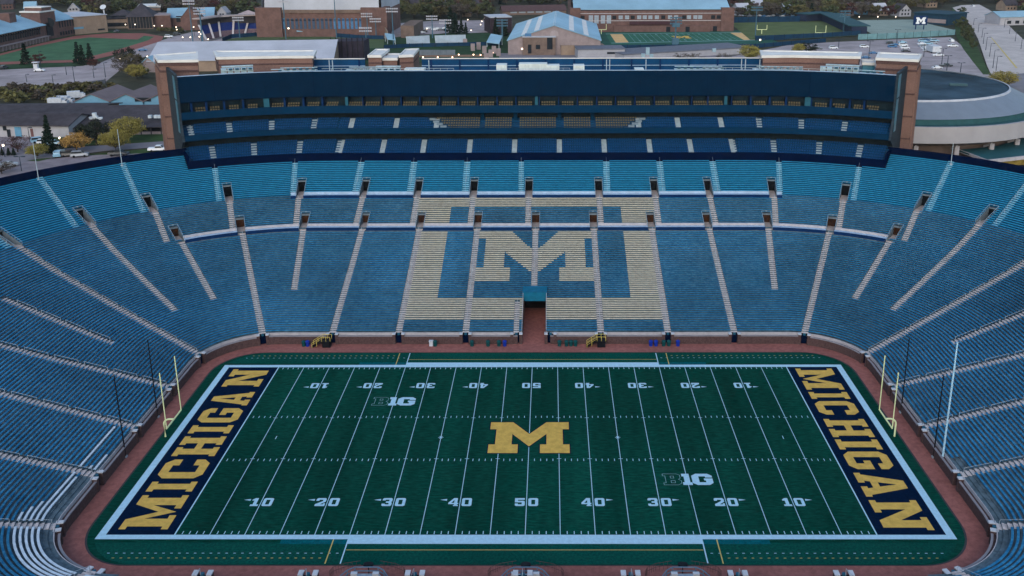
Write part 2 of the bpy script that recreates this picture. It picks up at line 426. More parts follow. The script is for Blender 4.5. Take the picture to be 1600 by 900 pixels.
for k in range(1, 10):
    yd = (k-5)*10; num = str(50-abs(yd)) if yd else '50'
    for side in (-1, 1):
        f = MB(); x = yd*Y
        if side < 0:
            w0 = NW*(.8 if num[0] == '1' else 1)
            glyph(f, num[0], x-.24-w0, -18.05, w0, NH, z3); glyph(f, num[1], x+.24, -18.05, NW, NH, z3)
        else:
            w0 = NW*(.8 if num[0] == '1' else 1)
            glyph(f, num[0], x+.24+w0, 18.2, w0, NH, z3, 2); glyph(f, num[1], x-.24, 18.2, NW, NH, z3, 2)
        if yd:
            d = 1 if yd > 0 else -1; xa = x+d*(.24+NW+.25) if (side < 0) == (d > 0) else x+d*(.24+w0+.25)
            yc = side*(-1)*-16.7*1 if False else (-16.6 if side < 0 else 16.75)
            tri = [(xa, yc-.22, z3), (xa+d*.95, yc, z3), (xa, yc+.22, z3)]
            if d < 0: tri = tri[::-1]
            f.face(tri)
        f.build('yard_number', white_l, turf)
# centre M and its navy rim
f = MB(); glyph(f, 'M', -6.2, -4.55, 12.4, 9.2, z4+.006); cm = f.build('midfield_letter', gold_l, turf)
f = MB()
oL = [Vector((p[0]*12.4-6.2, p[1]*9.2-4.55)) for p in GL['M'][1][0]]
def offset(poly, d):
    o = []; n = len(poly)
    for i in range(n):
        a, b, c = poly[i-1], poly[i], poly[(i+1) % n]
        e1 = (b-a).normalized(); e2 = (c-b).normalized()
        n1 = Vector((e1.y, -e1.x)); n2 = Vector((e2.y, -e2.x)); bi = (n1+n2).normalized()
        o.append(b+bi*d/max(.35, bi.dot(n1)))
    return o
oo = offset(oL, .16)
f.sheet([[tuple(p) for p in oo]], z4); f.build('letter_rim', navy_l, cm)
# B1G marks
def big(cx, cy):
    root = MB(); x0, y0, h = cx-3.55, cy-1.4, 2.85
    def tr(l, ox, w): return [(x0+ox+x*w, y0+y*h) for x, y in l]
    one = [(0, 0), (1, 0), (1, .24), (.80, .24), (.80, 1), (0, 1), (0, .76), (.2, .76), (.2, .24), (0, .24)]
    g_ = [(.22, 0), (.8, 0), (1, .18), (1, .58), (.58, .58), (.58, .40), (.66, .40), (.66, .24), (.34, .24), (.34, .76), (.66, .76), (.66, .66), (1, .66), (1, .82), (.8, 1), (.22, 1), (0, .82), (0, .18)]
    root.sheet([tr(one, 2.75, 1.35)], z4); root.sheet([tr(g_, 4.15, 2.95)], z4)
    o = root.build('conference_mark', white_l, turf)
    r2 = MB()
    B = [(0, 0), (.78, 0), (1, .14), (1, .40), (.86, .5), (.97, .6), (.97, .88), (.78, 1), (0, 1), (0, .80), (.13, .80), (.13, .20), (0, .20)]
    def outline(pts, w=.055):
        n = len(pts)
        v = [Vector(p) for p in pts]
        inn = offset(v, -w); out = offset(v, w*.1)
        for i in range(n):
            j = (i+1) % n
            r2.face([(out[i].x, out[i].y, z4), (out[j].x, out[j].y, z4), (inn[j].x, inn[j].y, z4), (inn[i].x, inn[i].y, z4)])
    outline(tr(B, 0, 2.6))
    outline(tr([(.42, .18), (.66, .18), (.66, .40), (.42, .40)], 0, 2.6)); outline(tr([(.42, .6), (.62, .6), (.62, .80), (.42, .80)], 0, 2.6))
    r2.build('letter_outline', mat('line_faint', (.26, .44, .47)), o)
big(-22.86, 11.6); big(22.95, -11.6)
# end zones
SPR = [(15.65, 23.68), (12.4, 14.8), (7.06, 11.6), (.05, 5.65), (-3.55, -.65), (-8.95, -4.15), (-15.85, -9.9), (-23.4, -16.7)]
SP = [(-23.25, -15.5, 'm'), (-14.6, -12.15, 'I'), (-11.3, -6.3, 'C'), (-5.35, .35, 'H'), (1.25, 3.75, 'I'), (4.65, 9.3, 'G'), (10.25, 14.95, 'A'), (16.95, 23.55, 'N')]
for sx in (-1, 1):
    f = MB(); xa, xb = sorted((sx*(50*Y+.14), sx*EX)); rect(f, xa, -FW, xb, FW, z1+.004)
    ez = f.build('end_zone', navy_l, turf)
    ez['label'] = 'left end zone' if sx < 0 else 'right end zone'
    for i_, (a, b, ch) in enumerate(SP):
        f = MB()
        if sx < 0: glyph(f, ch, -47.1, a, b-a, 6.5, z4, 1)
        else: glyph(f, ch, 47.1, SPR[i_][1], SPR[i_][1]-SPR[i_][0], 6.5, z4, 3)
        f.build('letter', gold_l, ez)
# pylons at the corners are too small to show; goal posts
def goal(sx):
    x = sx*56.65; t = empty('goal_post', 'yellow slingshot goal post behind the %s end zone' % ('left' if sx < 0 else 'right'), 'goal post', (x, .3, 0), 'goal posts at the two ends of the field')
    f = MB(); xb = sx*55.0
    f.tube([(x, .3, 0), (x, .3, 2.2)]+[(x-sx*(1-math.cos(R(a)))*1.0, .3, 2.2+math.sin(R(a))*.85) for a in range(15, 91, 15)]+[(xb, .3, 3.05)], .14, 10)
    f.build('gooseneck', goal_m, t)
    f = MB(); f.tube([(xb, .3-2.9, 3.05), (xb, .3+2.9, 3.05)], .12, 8); f.build('crossbar', goal_m, t)
    for s_ in (-1, 1):
        f = MB(); f.tube([(xb, .3+s_*2.9, 3.05), (xb, .3+s_*2.9, 12.3)], .085, 8); up = f.build('upright', goal_m, t)
        f = MB(); f.face([(xb, .3+s_*2.9, 12.32), (xb+.02, .3+s_*2.9+.05, 11.5), (xb+.02, .3+s_*2.9+.28, 11.45), (xb, .3+s_*2.9+.2, 12.2)]); f.build('ribbon', mat('ribbon', (.7, .25, .12)), up)
goal(-1); goal(1)

# ---------------------------------------------------------------- the bowl
bowl = empty('stadium_bowl', 'concrete stadium bowl with blue bench rows and a large cream letter', 'stadium')
D = .634; ROWS = 96
tPR0, tPR1 = TS(83, 86.3)[0], TS(-83, 86.3)[0]     # press stand spans these params
class Aisle:
    def __init__(s, pts, s0, s1, hw=.62, stub=False):
        q = [TS(*p) for p in pts]
        s.q = sorted((b, a) for a, b in q); s.s0, s.s1, s.hw, s.stub = s0, s1, hw, stub
        s.t_mid = s.t((s0+s1)/2)
        s.mesh = MB()
    def t(s, x):
        q = s.q
        if len(q) == 1: return q[0][1]
        (a, ta), (b, tb) = (q[0], q[-1])
        return ta+(tb-ta)*(x-a)/(b-a)
def mir(pts): return [(-x, y) for x, y in pts]
def mirn(pts): return [(x, -y) for x, y in pts]
def line(p0, p1, n=9): return [(p0[0]+(p1[0]-p0[0])*i/n, p0[1]+(p1[1]-p0[1])*i/n) for i in range(n+1)]
class AisleC(Aisle):                    # straight in plan: piecewise in t
    def __init__(s, p0, p1, s0, s1, hw=.62, stub=False):
        super().__init__(line(p0, p1), s0, s1, hw, stub)
    def t(s, x):
        q = s.q
        if x <= q[0][0]: (a, ta), (b, tb) = q[0], q[1]
        elif x >= q[-1][0]: (a, ta), (b, tb) = q[-2], q[-1]
        else:
            for (a, ta), (b, tb) in zip(q, q[1:]):
                if a <= x <= b: break
        return ta+(tb-ta)*(x-a)/(b-a)
A0, A1, A2 = [], [], []                 # aisles per level
def both(lst, p0, p1, s0, s1, hw=.62, stub=False, near=False):
    for q in ((p0, p1), tuple(mir([p0, p1]))):
        lst.append(AisleC(q[0], q[1], s0, s1, hw, stub))
        if near: lst.append(AisleC(*mirn(q), s0, s1, hw, stub))
S1, S2, ST = 32.7, 43.6, 60.9
A0.append(AisleC((0, 36), (0, 67), 13.6, S1, .62)); A0.append(AisleC((0, -36), (0, -67), 0, S1, .62))
for x in (12.85, 25.6, 38.2): both(A0, (x, 35), (x, 67), 0, S1, near=True)
both(A0, (51.4, 34.3), (63.6, 63.9), 0, S1, near=True)
both(A0, (48.5, 47.2), (51.1, 66.5), 12.6, S1, stub=True)
both(A0, (62.8, 41.9), (74.3, 57.6), 12.3, S1, stub=True)
both(A0, (68.3, 36.4), (91.9, 55.9), 12.3, S2, stub=True)
both(A0, (59.8, 25.3), (99.6, 42.5), 0, S2, near=True)
both(A0, (73.5, 21.5), (94.8, 25.8), 12.9, 34, stub=True)
both(A0, (60.4, 12.9), (87, 11.3), 0, S1); both(A0, (60.9, -.5), (80.4, -1.1), 0, S1); both(A0, (60.8, -13.6), (73, -14.8), 0, S1)
A0.append(AisleC((-3.25, 35), (-3.25, 43.5), 0, 9.3, .5, True))
for x0, x1, y1 in ((54.0, 54.6, 77.5), (39.9, 39.9, 78), (27.3, 27.4, 78), (14.5, 14.5, 78)): both(A1, (x0-(.9 if x0 > 50 else 0), 68.4), (x1, y1), 33.9, S2-.2)
A1.append(AisleC((-1.7, 68.9), (-1.7, 78.2), 33.9, S2-.2)); both(A1, (65.9, 64.7), (69.2, 73.6), 33.9, S2-.2); both(A1, (77.2, 57), (82.6, 65.4), 33.2, S2-.2)
for x in (41.9, 29.2, 16.4): both(A2, (x, 79.4), (x+.3, 90.2), 44.2, ST, .75)
A2.append(AisleC((-3.5, 79.5), (-3.7, 90.2), 44.2, ST)); both(A2, (56.1, 78.4), (58, 89.2), 44.2, ST)
both(A2, (71.5, 73.5), (75.4, 83.5), 44, ST); both(A2, (85, 65), (94.4, 78.3), 44, ST); both(A2, (94.6, 54.5), (106.3, 65.2), 44, ST)
both(A2, (102.3, 42), (117, 49), 44, ST)
VOM = []                                # (t, s0, s1, halfwidth)
for x in (54.3, 39.9, 27.4, 14.5): VOM += [(TX(x), 43.6, 48.9, .85), (TX(-x), 43.6, 48.9, .85)] if x < 48 else [(TS(x, 77.4)[0], 43.6, 48.9, .85), (TS(-x, 77.4)[0], 43.6, 48.9, .85)]
VOM.append((TX(-1.7), 43.6, 48.9, .85))
for p in ((69.1, 73.4), (82.6, 65.2), (91.9, 56.2), (99.9, 42.7)):
    for q in (p, (-p[0], p[1])): VOM.append((TS(*q)[0], 43.6, 48.9, .85))
for x in (0, 12.85, 25.6, 38.1): 
    for q in {x, -x}: VOM.append((TX(q), 33.0, 37.6, .85))
for p in ((51.3, 67.2), (63.9, 64.2), (74.4, 57.6)):
    for q in (p, (-p[0], p[1])): VOM.append((TS(*q)[0], 33.0, 37.6, .85))
TUN = (TX(2.35), TX(-2.05))             # player tunnel
def cream(x, s):
    """is a bench at (x, s) painted cream? the big letter and its frame"""
    ax = abs(x)
    if 3.4 < s < 9.4 and ax < 25.6: return True
    if 9.4 <= s < 32 and 19.2 < ax < 25.6: return True
    if 33.5 < s < 39.0 and 19.2 < ax < 27.3: return True
    if 39.0 <= s < 42.9 and ax < 27.3: return True
    if 14.4 < s < 18.8 and 5.05 < ax < 12.85: return True
    if 18.8 <= s < 28.6 and 6.4 < ax < 10.75: return True
    if 28.6 <= s < 31.7 and 5.7 < ax < 12.85: return True
    if 17.0 <= s < 31.7:
        up = .7+(s-25.0)*(5.0/6.7) if s > 25 else -1       # upper edge of the V
        lo = .4+(s-17.0)*(6.0/7.0)                         # lower edge
        if up < ax < min(lo, 6.4 if s < 25 else 10): return True
    return False
def norm(iv): return iv
terr = {0: MB(), 1: MB(), 2: MB()}
secs = {}
def gaps_for(i):
    s = .3+i*D; sm = s+D/2; g = []
    lev = 0 if s < S1 else (1 if s < S2 else 2)
    for L_ in (A0, A1, A2):
        for a in L_:
            if a.s0 <= sm <= a.s1:
                t = a.t(sm) % T; w = tw(t, s, a.hw); g.append((t-w, t+w, 'a', a))
    for (t, s0, s1, hw) in VOM:
        if s0 <= sm <= s1:
            w = tw(t, s, hw); g.append((t-w, t+w, 'v', None))
    if sm < 10.2: g.append((TUN[0], TUN[1], 'v', None))
    if sm > 55.2: g.append((tPR0, tPR1, 'v', None))
    return lev, g
def clip(iv, gs):
    """iv minus gaps"""
    out = [iv]
    for a, b in gs:
        nx = []
        for x, y in out:
            if b <= x or a >= y: nx.append((x, y)); continue
            if a > x: nx.append((x, a))
            if b < y: nx.append((b, y))
        out = nx
    return [q for q in out if q[1]-q[0] > .12]
full = {0: [a for a in A0 if not a.stub], 1: A1, 2: A2}
bench_group = {}
NEARCUT = lambda t: False
for i in range(ROWS):
    s = .3+i*D; z = zs(s); zn = zs(s+D); lev, g = gaps_for(i); sm = s+D/2
    t0 = CUM[6]+48.01                  # start the loop at the near centre, out of sight
    walk1 = (S1-1.7 < s < S1+.9); walk2 = (S2-1.2 < s < S2+.35)
    def shift(x):
        while x < t0: x += T
        while x >= t0+T: x -= T
        return x
    G2 = []
    for a, b, k, o in g:
        c = shift((a+b)/2); h_ = (b-a)/2; G2.append((c-h_, c+h_, k, o))
    if i < 3: G2 += [(t0-1, t0+CUM[7]-CUM[6]-48.01, 'v', None), (t0+T-48.01, t0+T+1, 'v', None)]   # a sunken gangway behind the near wall
    holes = [(a, b) for a, b, k, o in G2 if k == 'v']
    for x, y in clip((t0, t0+T), holes):
        ribbon(terr[lev], x, y, [(s, z), (s+D, z), (s+D, zn)])
    for a, b, k, o in G2:
        if k == 'a':
            if any(h0 < (a+b)/2 < h1 for h0, h1 in holes): continue
            if walk1 and o.s1 <= S1 and not abs(o.t_mid-TX(0)) > 300 : pass
            m_ = o.mesh
            blk(m_, a, b, s-.001, s+D*.52, z+.004, z+(zn-z)*.55, 0)
            blk(m_, a, b, s+D*.52, s+D+.001, z+.006, z+.03, 0)
    if i == ROWS-1: continue
    if i < 2: G2 += [(shift(CUM[4]+36), shift(CUM[6]), 'k', None), (shift(CUM[7]), shift(12)+0, 'k', None)]
    # benches
    allg = [(a-.03, b+.03) for a, b, k, o in G2]
    w1a, w1b = shift(TS(74.2, 57.8)[0]), shift(TS(-74.2, 57.8)[0])
    w2a, w2b = shift(TS(56.3, 77.3)[0]), shift(TS(-56.3, 77.3)[0])
    if walk1: allg.append((w1a, w1b))
    if walk2: allg.append((w2a, w2b))
    bounds = sorted(shift(a.t(sm) % T) for a in full[lev])
    ranges = list(zip([t0]+bounds, bounds+[t0+T]))
    for ri, rg in enumerate(ranges):
        for x, y in clip(rg, allg):
            key = (lev, ri)
            if key not in bench_group: bench_group[key] = {'b': MB(), 'c': MB(), 'w': MB()}
            bg_ = bench_group[key]
            # split by paint
            pieces = [(x, y, 'b')]
            p0 = P(x, s); p1 = P(y, s)
            if p0[1] > 30 and abs(p0[0]) < 28.6 and abs(p1[0]) < 28.6:
                N_ = max(2, int((y-x)/.22)); pieces = []; cur = None
                for k in range(N_):
                    tm = x+(y-x)*(k+.5)/N_; c_ = 'c' if cream(P(tm, s)[0], s) else 'b'
                    if cur and cur[2] == c_: cur[1] = x+(y-x)*(k+1)/N_
                    else:
                        cur = [x+(y-x)*k/N_, x+(y-x)*(k+1)/N_, c_]; pieces.append(cur)
            elif i < 7 and lev == 0:
                wl = [shift(CUM[4]+(31+3.2*i if i != 3 else 24)), shift(CUM[5]+56)]; pieces = []
                if y > wl[0] and x < wl[1]:
                    a_, b_ = max(x, wl[0]), min(y, wl[1])
                    if a_ > x: pieces.append((x, a_, 'b'))
                    pieces.append((a_, b_, 'w'))
                    if b_ < y: pieces.append((b_, y, 'b'))
                else: pieces = [(x, y, 'b')]
            for a_, b_, c_ in pieces:
                if b_-a_ < .05: continue
                mb = bg_[c_]
                ribbon(mb, a_, b_, [(s+.20, z+.30), (s+.20, z+.42), (s+.50, z+.43), (s+.50, z+.33)])
for L_, m_, nm in ((0, conc, 'terrace'), (1, conc, 'terrace'), (2, conc_hi, 'terrace')): terr[L_].build(nm, m_, bowl)
for key in sorted(bench_group):
    d_ = bench_group[key]; lev = key[0]
    sec = (d_['b'] if d_['b'].v else (d_['c'] if d_['c'].v else d_['w']))
    base = 'b' if d_['b'].v else ('c' if d_['c'].v else 'w')
    mm = {'b': bench_hi if lev == 2 else bench_m, 'c': bench_cream, 'w': bench_white}
    o = d_[base].build('bench_section', mm[base], bowl)
    for k, nm, lb in (('c', 'painted_bench', 'cream painted benches of the big letter'), ('w', 'bare_bench', 'bare silvery benches')):
        if k != base and d_[k].v: d_[k].build(nm, mm[k], o)['label'] = lb
for L_, m_ in ((A0, aisle_m), (A1, aisle_m), (A2, aisle_hi)):
    for a in L_:
        if not a.mesh.v: continue
        o = a.mesh.build('aisle', m_, bowl)
        if a.q[0][0] > 20 and L_ is A0 and P(a.t_mid, 5)[1] < -20: continue
        f = MB(); s = a.s0+.6
        while s < a.s1-3:
            e_ = min(s+3.6, a.s1-.3)
            q = P(a.t(s), s, zs(s)+.95); r_ = P(a.t(e_), e_, zs(e_)+.95); f.bar(q, r_, .035, .045)
            for w_ in (s, e_): q = P(a.t(w_), w_, zs(w_)); f.bar(q, (q[0], q[1], q[2]+.98), .05, .05)
            s += 4.6
        if f.v: f.build('handrail', hand_m, o)
# cross walkways
def walkway(ta, tb, s0, s1, zt, drop, cuts):
    for a, b in clip((ta, tb), cuts):
        f = MB(); blk(f, a, b, s0, s1, zt-.25, zt); o = f.build('walkway', walk_m, bowl)
        f = MB(); blk(f, a, b, s0-.16, s0-.02, zt-drop, zt+.06); f.build('front_wall', navy_wall, o)
        f = MB(); blk(f, a, b, s1-.02, s1+.1, zt+.02, zt+.55); f.build('back_kerb', walk_m if zt > 15 else coping, o)
w1 = (TS(74.2, 57.8)[0], TS(-74.2, 57.8)[0]); w2 = (TS(56.3, 77.3)[0], TS(-56.3, 77.3)[0])
c1 = [(t-tw(t, 33, .85), t+tw(t, 33, .85)) for t, a, b, c in VOM if a < 40]; c2 = [(t-tw(t, 43.6, .85), t+tw(t, 43.6, .85)) for t, a, b, c in VOM if a > 40]
walkway(w1[0], w1[1], 32.2, 33.5, zs(32.9)+.35, 1.25, c1)
walkway(w2[0], w2[1], 43.0, 44.1, zs(43.7)+.35, 1.25, c2)
# vomitories
rim_rail = mat('rail_grey', (.22, .32, .40), .5, .1, 2)
for t, s0, s1, hw in VOM:
    w = tw(t, s0, hw); zf = zs(s0)-.15; zb = zs(s1)
    f = MB(); blk(f, t-w, t+w, s0-.4, s1, zf-.3, zf+.02)
    v = f.build('entrance_portal', mat('portal_floor', (.40, .34, .31), .9, .2, 1), bowl)
    f = MB()
    for sg in (-1, 1):
        a, b = sorted((t+sg*w, t+sg*(w+tw(t, s0, .07))))
        ribbon(f, a, b, [(s0, zf), (s0, zf+.35), (s1, zb+.15), (s1, zf)], 0, True, True)
    f.build('side_wall', mat('portal_wall', (.13, .16, .18), .9, .2, 1), v)
    f = MB(); blk(f, t-w, t+w, s1-.55, s1-.4, zb-.15, zb+.2, 0); f.build('header', mat('portal_wall', (.13, .16, .18)), v)
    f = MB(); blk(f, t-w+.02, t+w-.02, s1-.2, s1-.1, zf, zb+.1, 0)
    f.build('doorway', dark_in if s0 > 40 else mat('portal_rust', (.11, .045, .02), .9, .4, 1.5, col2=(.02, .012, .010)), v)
    f = MB()
    for sg in (-1, 1):
        tt = t+sg*(w+tw(t, s0, .06)); p0 = P(tt, s0, zf+.4); p1 = P(tt, s1, zb+.2)
        f.bar((p0[0], p0[1], p0[2]+.45), (p1[0], p1[1], p1[2]+.45), .07, .07)
        for k in range(4):
            q = Vector(p0).lerp(Vector(p1), k/3); f.bar(q, q+Vector((0, 0, .45)), .06, .06)
    pa, pb = P(t-w, s1, zb+.65), P(t+w, s1, zb+.65); f.bar(pa, pb, .07, .07)
    q = (Vector(pa)+Vector(pb))/2; f.box((q.x, q.y, q.z-.05), (.35, .06, .22))
    f.build('railing', rim_rail, v)
# tunnel
tun = empty('player_tunnel', 'dark brick player tunnel under a teal canopy at midfield', 'tunnel', (.15, 40, 0))
f = MB(); xa, xb = -2.05, 2.35
for x_ in (xa, xb):
    sgn = -1 if x_ == xa else 1
    f.face([(x_, 34.6, 0), (x_, 66, 0), (x_, 66, 6), (x_, 50, zs(15.4)-.3), (x_, 44.7, zs(10.1)+.4), (x_, 34.6, 2.45)])
f.build('side_wall', brick, tun)
f = MB(); f.face([(xa, 66, 0), (xb, 66, 0), (xb, 66, 6), (xa, 66, 6)]); f.face([(xa, 45, 5.0), (xb, 45, 5.0), (xb, 66, 5.5), (xa, 66, 5.5)]); f.build('tunnel_lining', dark_in, tun)
f = MB(); f.face([(xa, 52, -.004), (xb, 52, -.004), (xb, 66, -.004), (xa, 66, -.004)]); f.build('inner_floor_shade', mat('shade_inner', (.03, .025, .025)), tun)  # dark sheet over the floor: shade deep in the tunnel, painted in
f = MB(); f.face([(xa, 33.2, -.012), (xb, 33.2, -.012), (xb, 66, -.012), (xa, 66, -.012)]); f.build('tunnel_floor', track_m, tun)
f = MB(); f.box((.15, 46.45, zs(11.8)+.62), (4.9, 3.6, .18)); f.box((.15, 44.72, zs(10.2)+.62), (4.9, .14, .9)); f.box((.15, 44.9, zs(10.2)-.2), (4.5, .3, 1.0))
f.build('canopy', mat('canopy_teal', (.008, .13, .22), .5, .15, .8), tun)
f = MB()
for x_ in (xa-.12, xb+.12):
    f.bar((x_, 34.6, 2.9), (x_, 44.7, zs(10.1)+1.1), .08, .08)
    for k in range(8):
        y = 34.6+10.1*k/7; z = 2.45+(zs(10.1)+.65-2.45)*k/7; f.bar((x_, y, z-.5), (x_, y, z+.45), .06, .06)
f.build('railing', coping, tun)
# field wall: brick, stone coping, gate piers at every aisle
fw = empty('field_wall', 'low dark brick wall with pale coping around the red track', 'wall')
PIERS = []
for a in A0:
    if a.s0 == 0 and abs(a.hw-.62) < .01: PIERS.append(a.t(0) % T)
cuts = [(TUN[0]-.9, TUN[1]+.9)]+[(p-tw(p, 0, .75), p+tw(p, 0, .75)) for p in PIERS]
for x, y in clip((0, T), cuts):
    if CUM[6]-2 < (x+y)/2 < CUM[7]+2:
        f = MB(); ribbon(f, x, y, [(-.1, -.02), (-.1, .9), (.35, .9), (.35, -.02)], 0, True, True); f.build('wall_run', brick_dk, fw); continue
    f = MB(); ribbon(f, x, y, [(-.35, -.02), (-.35, 1.55), (.35, 1.55), (.35, -.02)], 0, True, True); o = f.build('wall_run', brick_dk, fw)
    f = MB(); ribbon(f, x, y, [(-.42, 1.553), (-.42, 1.70), (-.12, 1.70), (-.12, 1.553)], 0, True, True); f.build('coping', mat('wall_coping', (.24, .23, .25)), o)
    f = MB(); ribbon(f, x, y, [(.22, 2.02), (.22, 2.12), (.32, 2.12), (.32, 2.02)], 0, True, True); ribbon(f, x, y, [(.24, 1.555), (.24, 2.0), (.30, 2.0), (.30, 1.555)], 0, True, True); f.build('top_rail', coping, o)
cap_m = mat('pier_cap', (.50, .53, .57), .7, .1, 1)
for p in PIERS+[TX(-3.2), TX(3.3)]:
    for sg in (-1, 1):
        t = p+sg*tw(p, 0, .86); 
        f = MB(); w = tw(t, 0, .28); blk(f, t-w, t+w, -.45, .45, -.02, 1.95); o = f.build('pier', brick_dk, fw)
        f = MB(); w = tw(t, 0, .31); blk(f, t-w, t+w, -.5, .45, 1.953, 2.12); f.build('pier_cap', cap_m, o)
    x_, y_ = P(p, .1); tt = p+.01; q = P(tt, .1); rz = math.atan2(q[1]-y_, q[0]-x_)
    f = MB(); f.box((x_, y_, .95), (1.05, .12, 1.7), rz); g_ = f.build('gate', navy_dk, fw)
    f = MB(); f.tube([(x_, y_, 1.75), (x_, y_, 2.1)], .27, 10); f.build('gate_emblem', mat('emblem_teal', (.02, .10, .16), .5), g_)
# rim parapet
for a_, b_ in ((tPR1-.2, tPR0+.2+T),):
    f = MB(); ribbon(f, a_, b_, [(61.0, 14), (61.0, 26.1), (61.6, 26.15), (61.6, 14)], 0, True, True); f.build('rim_parapet', navy_dk, bowl)
# ---------------------------------------------------------------- press stand (curved like the bowl)
ps = empty('press_stand', 'long dark blue press and club stand with brick end towers', 'grandstand', (0, 95, 14))
p0, p1 = tPR0, tPR1
def seg(mb, s0, s1, z0, z1, a=p0, b=p1, m=0): blk(mb, a, b, s0, s1, z0, z1, m)
f = MB(); seg(f, 55.35, 55.6, 20.9, 24.25); f.build('front_parapet', navy_dk, ps)
f = MB(); blk(f, p0-.25, p0, 55.35, 62, 20.9, 25.6); blk(f, p1, p1+.25, 55.35, 62, 20.9, 25.6); f.build('end_wall', navy_dk, ps)
def deck(name, s0, z0, n, dd, rise, aisles, seatmat, back_s, back_top, skip=None, a=p0, b=p1):
    dk = MB()
    for k in range(n): ribbon(dk, a, b, [(s0+k*dd, z0+k*rise), (s0+(k+1)*dd, z0+k*rise), (s0+(k+1)*dd, z0+(k+1)*rise)])
    ribbon(dk, a, b, [(s0+n*dd, z0+n*rise), (back_s, z0+n*rise)])
    d = dk.build(name, mat('deck_floor', (.004, .045, .11), .8, .2, .6), ps)
    bnd = sorted([a]+aisles+[b])
    for x, y in zip(bnd, bnd[1:]):
        f = MB(); pitch = .56
        for k in range(n):
            s = s0+k*dd+.42; z = z0+k*rise
            t = x+tw(x, s, .95)
            while t < y-tw(y, s, .85):
                if skip is None or not skip(t, k):
                    w = tw(t, s, .21)
                    c = P(t, s+.1); q = P(t+.01, s+.1); rz = math.atan2(q[1]-c[1], q[0]-c[0])
                    f.box((c[0], c[1], z+.40), (.42, .36, .06), rz, 0)
                    c = P(t, s+.31); f.box((c[0], c[1], z+.56), (.42, .06, .26), rz, 0)
                t += tw(t, s, pitch)
        if f.v: f.build('seat_block', seatmat, d)
    for t in aisles:
        if skip is not None and skip(t, 0) : continue
        f = MB(); w = tw(t, s0, .62)
        for k in range(n):
            z = z0+k*rise
            ribbon(f, t-w, t+w, [(s0+k*dd+.004, z+.006), (s0+k*dd+.004, z+.006), (s0+(k+.5)*dd, z+.006), (s0+(k+.5)*dd, z+rise/2), (s0+(k+1)*dd, z+rise/2), (s0+(k+1)*dd-.004, z+rise+.004)])
        f.build('aisle', mat('deck_aisle', (.27, .33, .37), .8, .15, 1), d)
    f = MB(); seg(f, back_s, back_s+.3, z0, back_top, a, b); f.build('back_wall', mat('back_wall_dark', (.008, .016, .022), .8, .4, .6), d)
    return d
U1 = [328, 397, 469, 533, 599, 662, 734, 804, 874, 944, 1015, 1079, 1145, 1209, 1280, 1347]
ad1 = [TS(*at(u, 227, 25.2)[:2])[0] for u in U1]
deck('lower_deck', 55.62, 23.2, 7, .86, .42, ad1, seat_blue, 62.2, 28.3)
f = MB(); seg(f, 58.4, 58.7, 28.35, 29.75); seg(f, 58.7, 66, 28.35, 28.6); o = f.build('middle_fascia', press_blue, ps)
U2 = [290, 357, 425, 491, 549, 619, 682, 998, 1060, 1128, 1187, 1252, 1321]
ad2 = [TS(*at(u, 192, 30.5)[:2])[0] for u in U2]
tA, tB = TS(*at(983, 190, 30.4)[:2])[0], TS(*at(697, 190, 30.4)[:2])[0]
tC = (tA+tB)/2; hwid = (tB-tA)/2
def club(t, k): return abs(t-tC) < hwid+1.5-(-k*.7)+.2
def notclub(t, k): return abs(t-tC) > hwid-1.5+k*.9 or any(abs(t-tC-q) < .8 for q in (-13.5, -5.4, 5.4, 13.5))
deck('club_deck', 58.75, 29.05, 5, .86, .44, ad2, seat_blue, 64.2, 33.2, skip=club)
f = MB()
for k in range(5):
    s = 58.75+k*.86+.42; z = 29.05+k*.44; t = tA-4
    while t < tB+4:
        if not notclub(t, k):
            c = P(t, s+.1); f.box((c[0], c[1], z+.40), (.42, .38, .06)); f.box((c[0], c[1]+.22, z+.55), (.42, .06, .24))
        t += .60
f.build('club_seats', seat_cream, ps)
for sg in (-1, 1):
    f = MB()
    for k in range(5):
        t = tC+sg*(hwid-.6+k*.95); blk(f, t-.75, t+.75, 58.8+k*.86, 58.8+(k+1)*.86, 29.1+k*.44, 29.6+k*.44)
    f.build('club_stair', mat('club_stair', (.16, .22, .27)), ps)
for q in (-13.5, -5.4, 5.4, 13.5):
    f = MB(); blk(f, tC+q-.45, tC+q+.45, 62.4, 64.1, 29.1, 33.1); f.build('column', press_blue, ps)
f = MB(); seg(f, 60.35, 60.6, 33.05, 34.85); seg(f, 60.6, 66, 33.05, 33.3); f.build('suite_fascia', press_blue, ps)
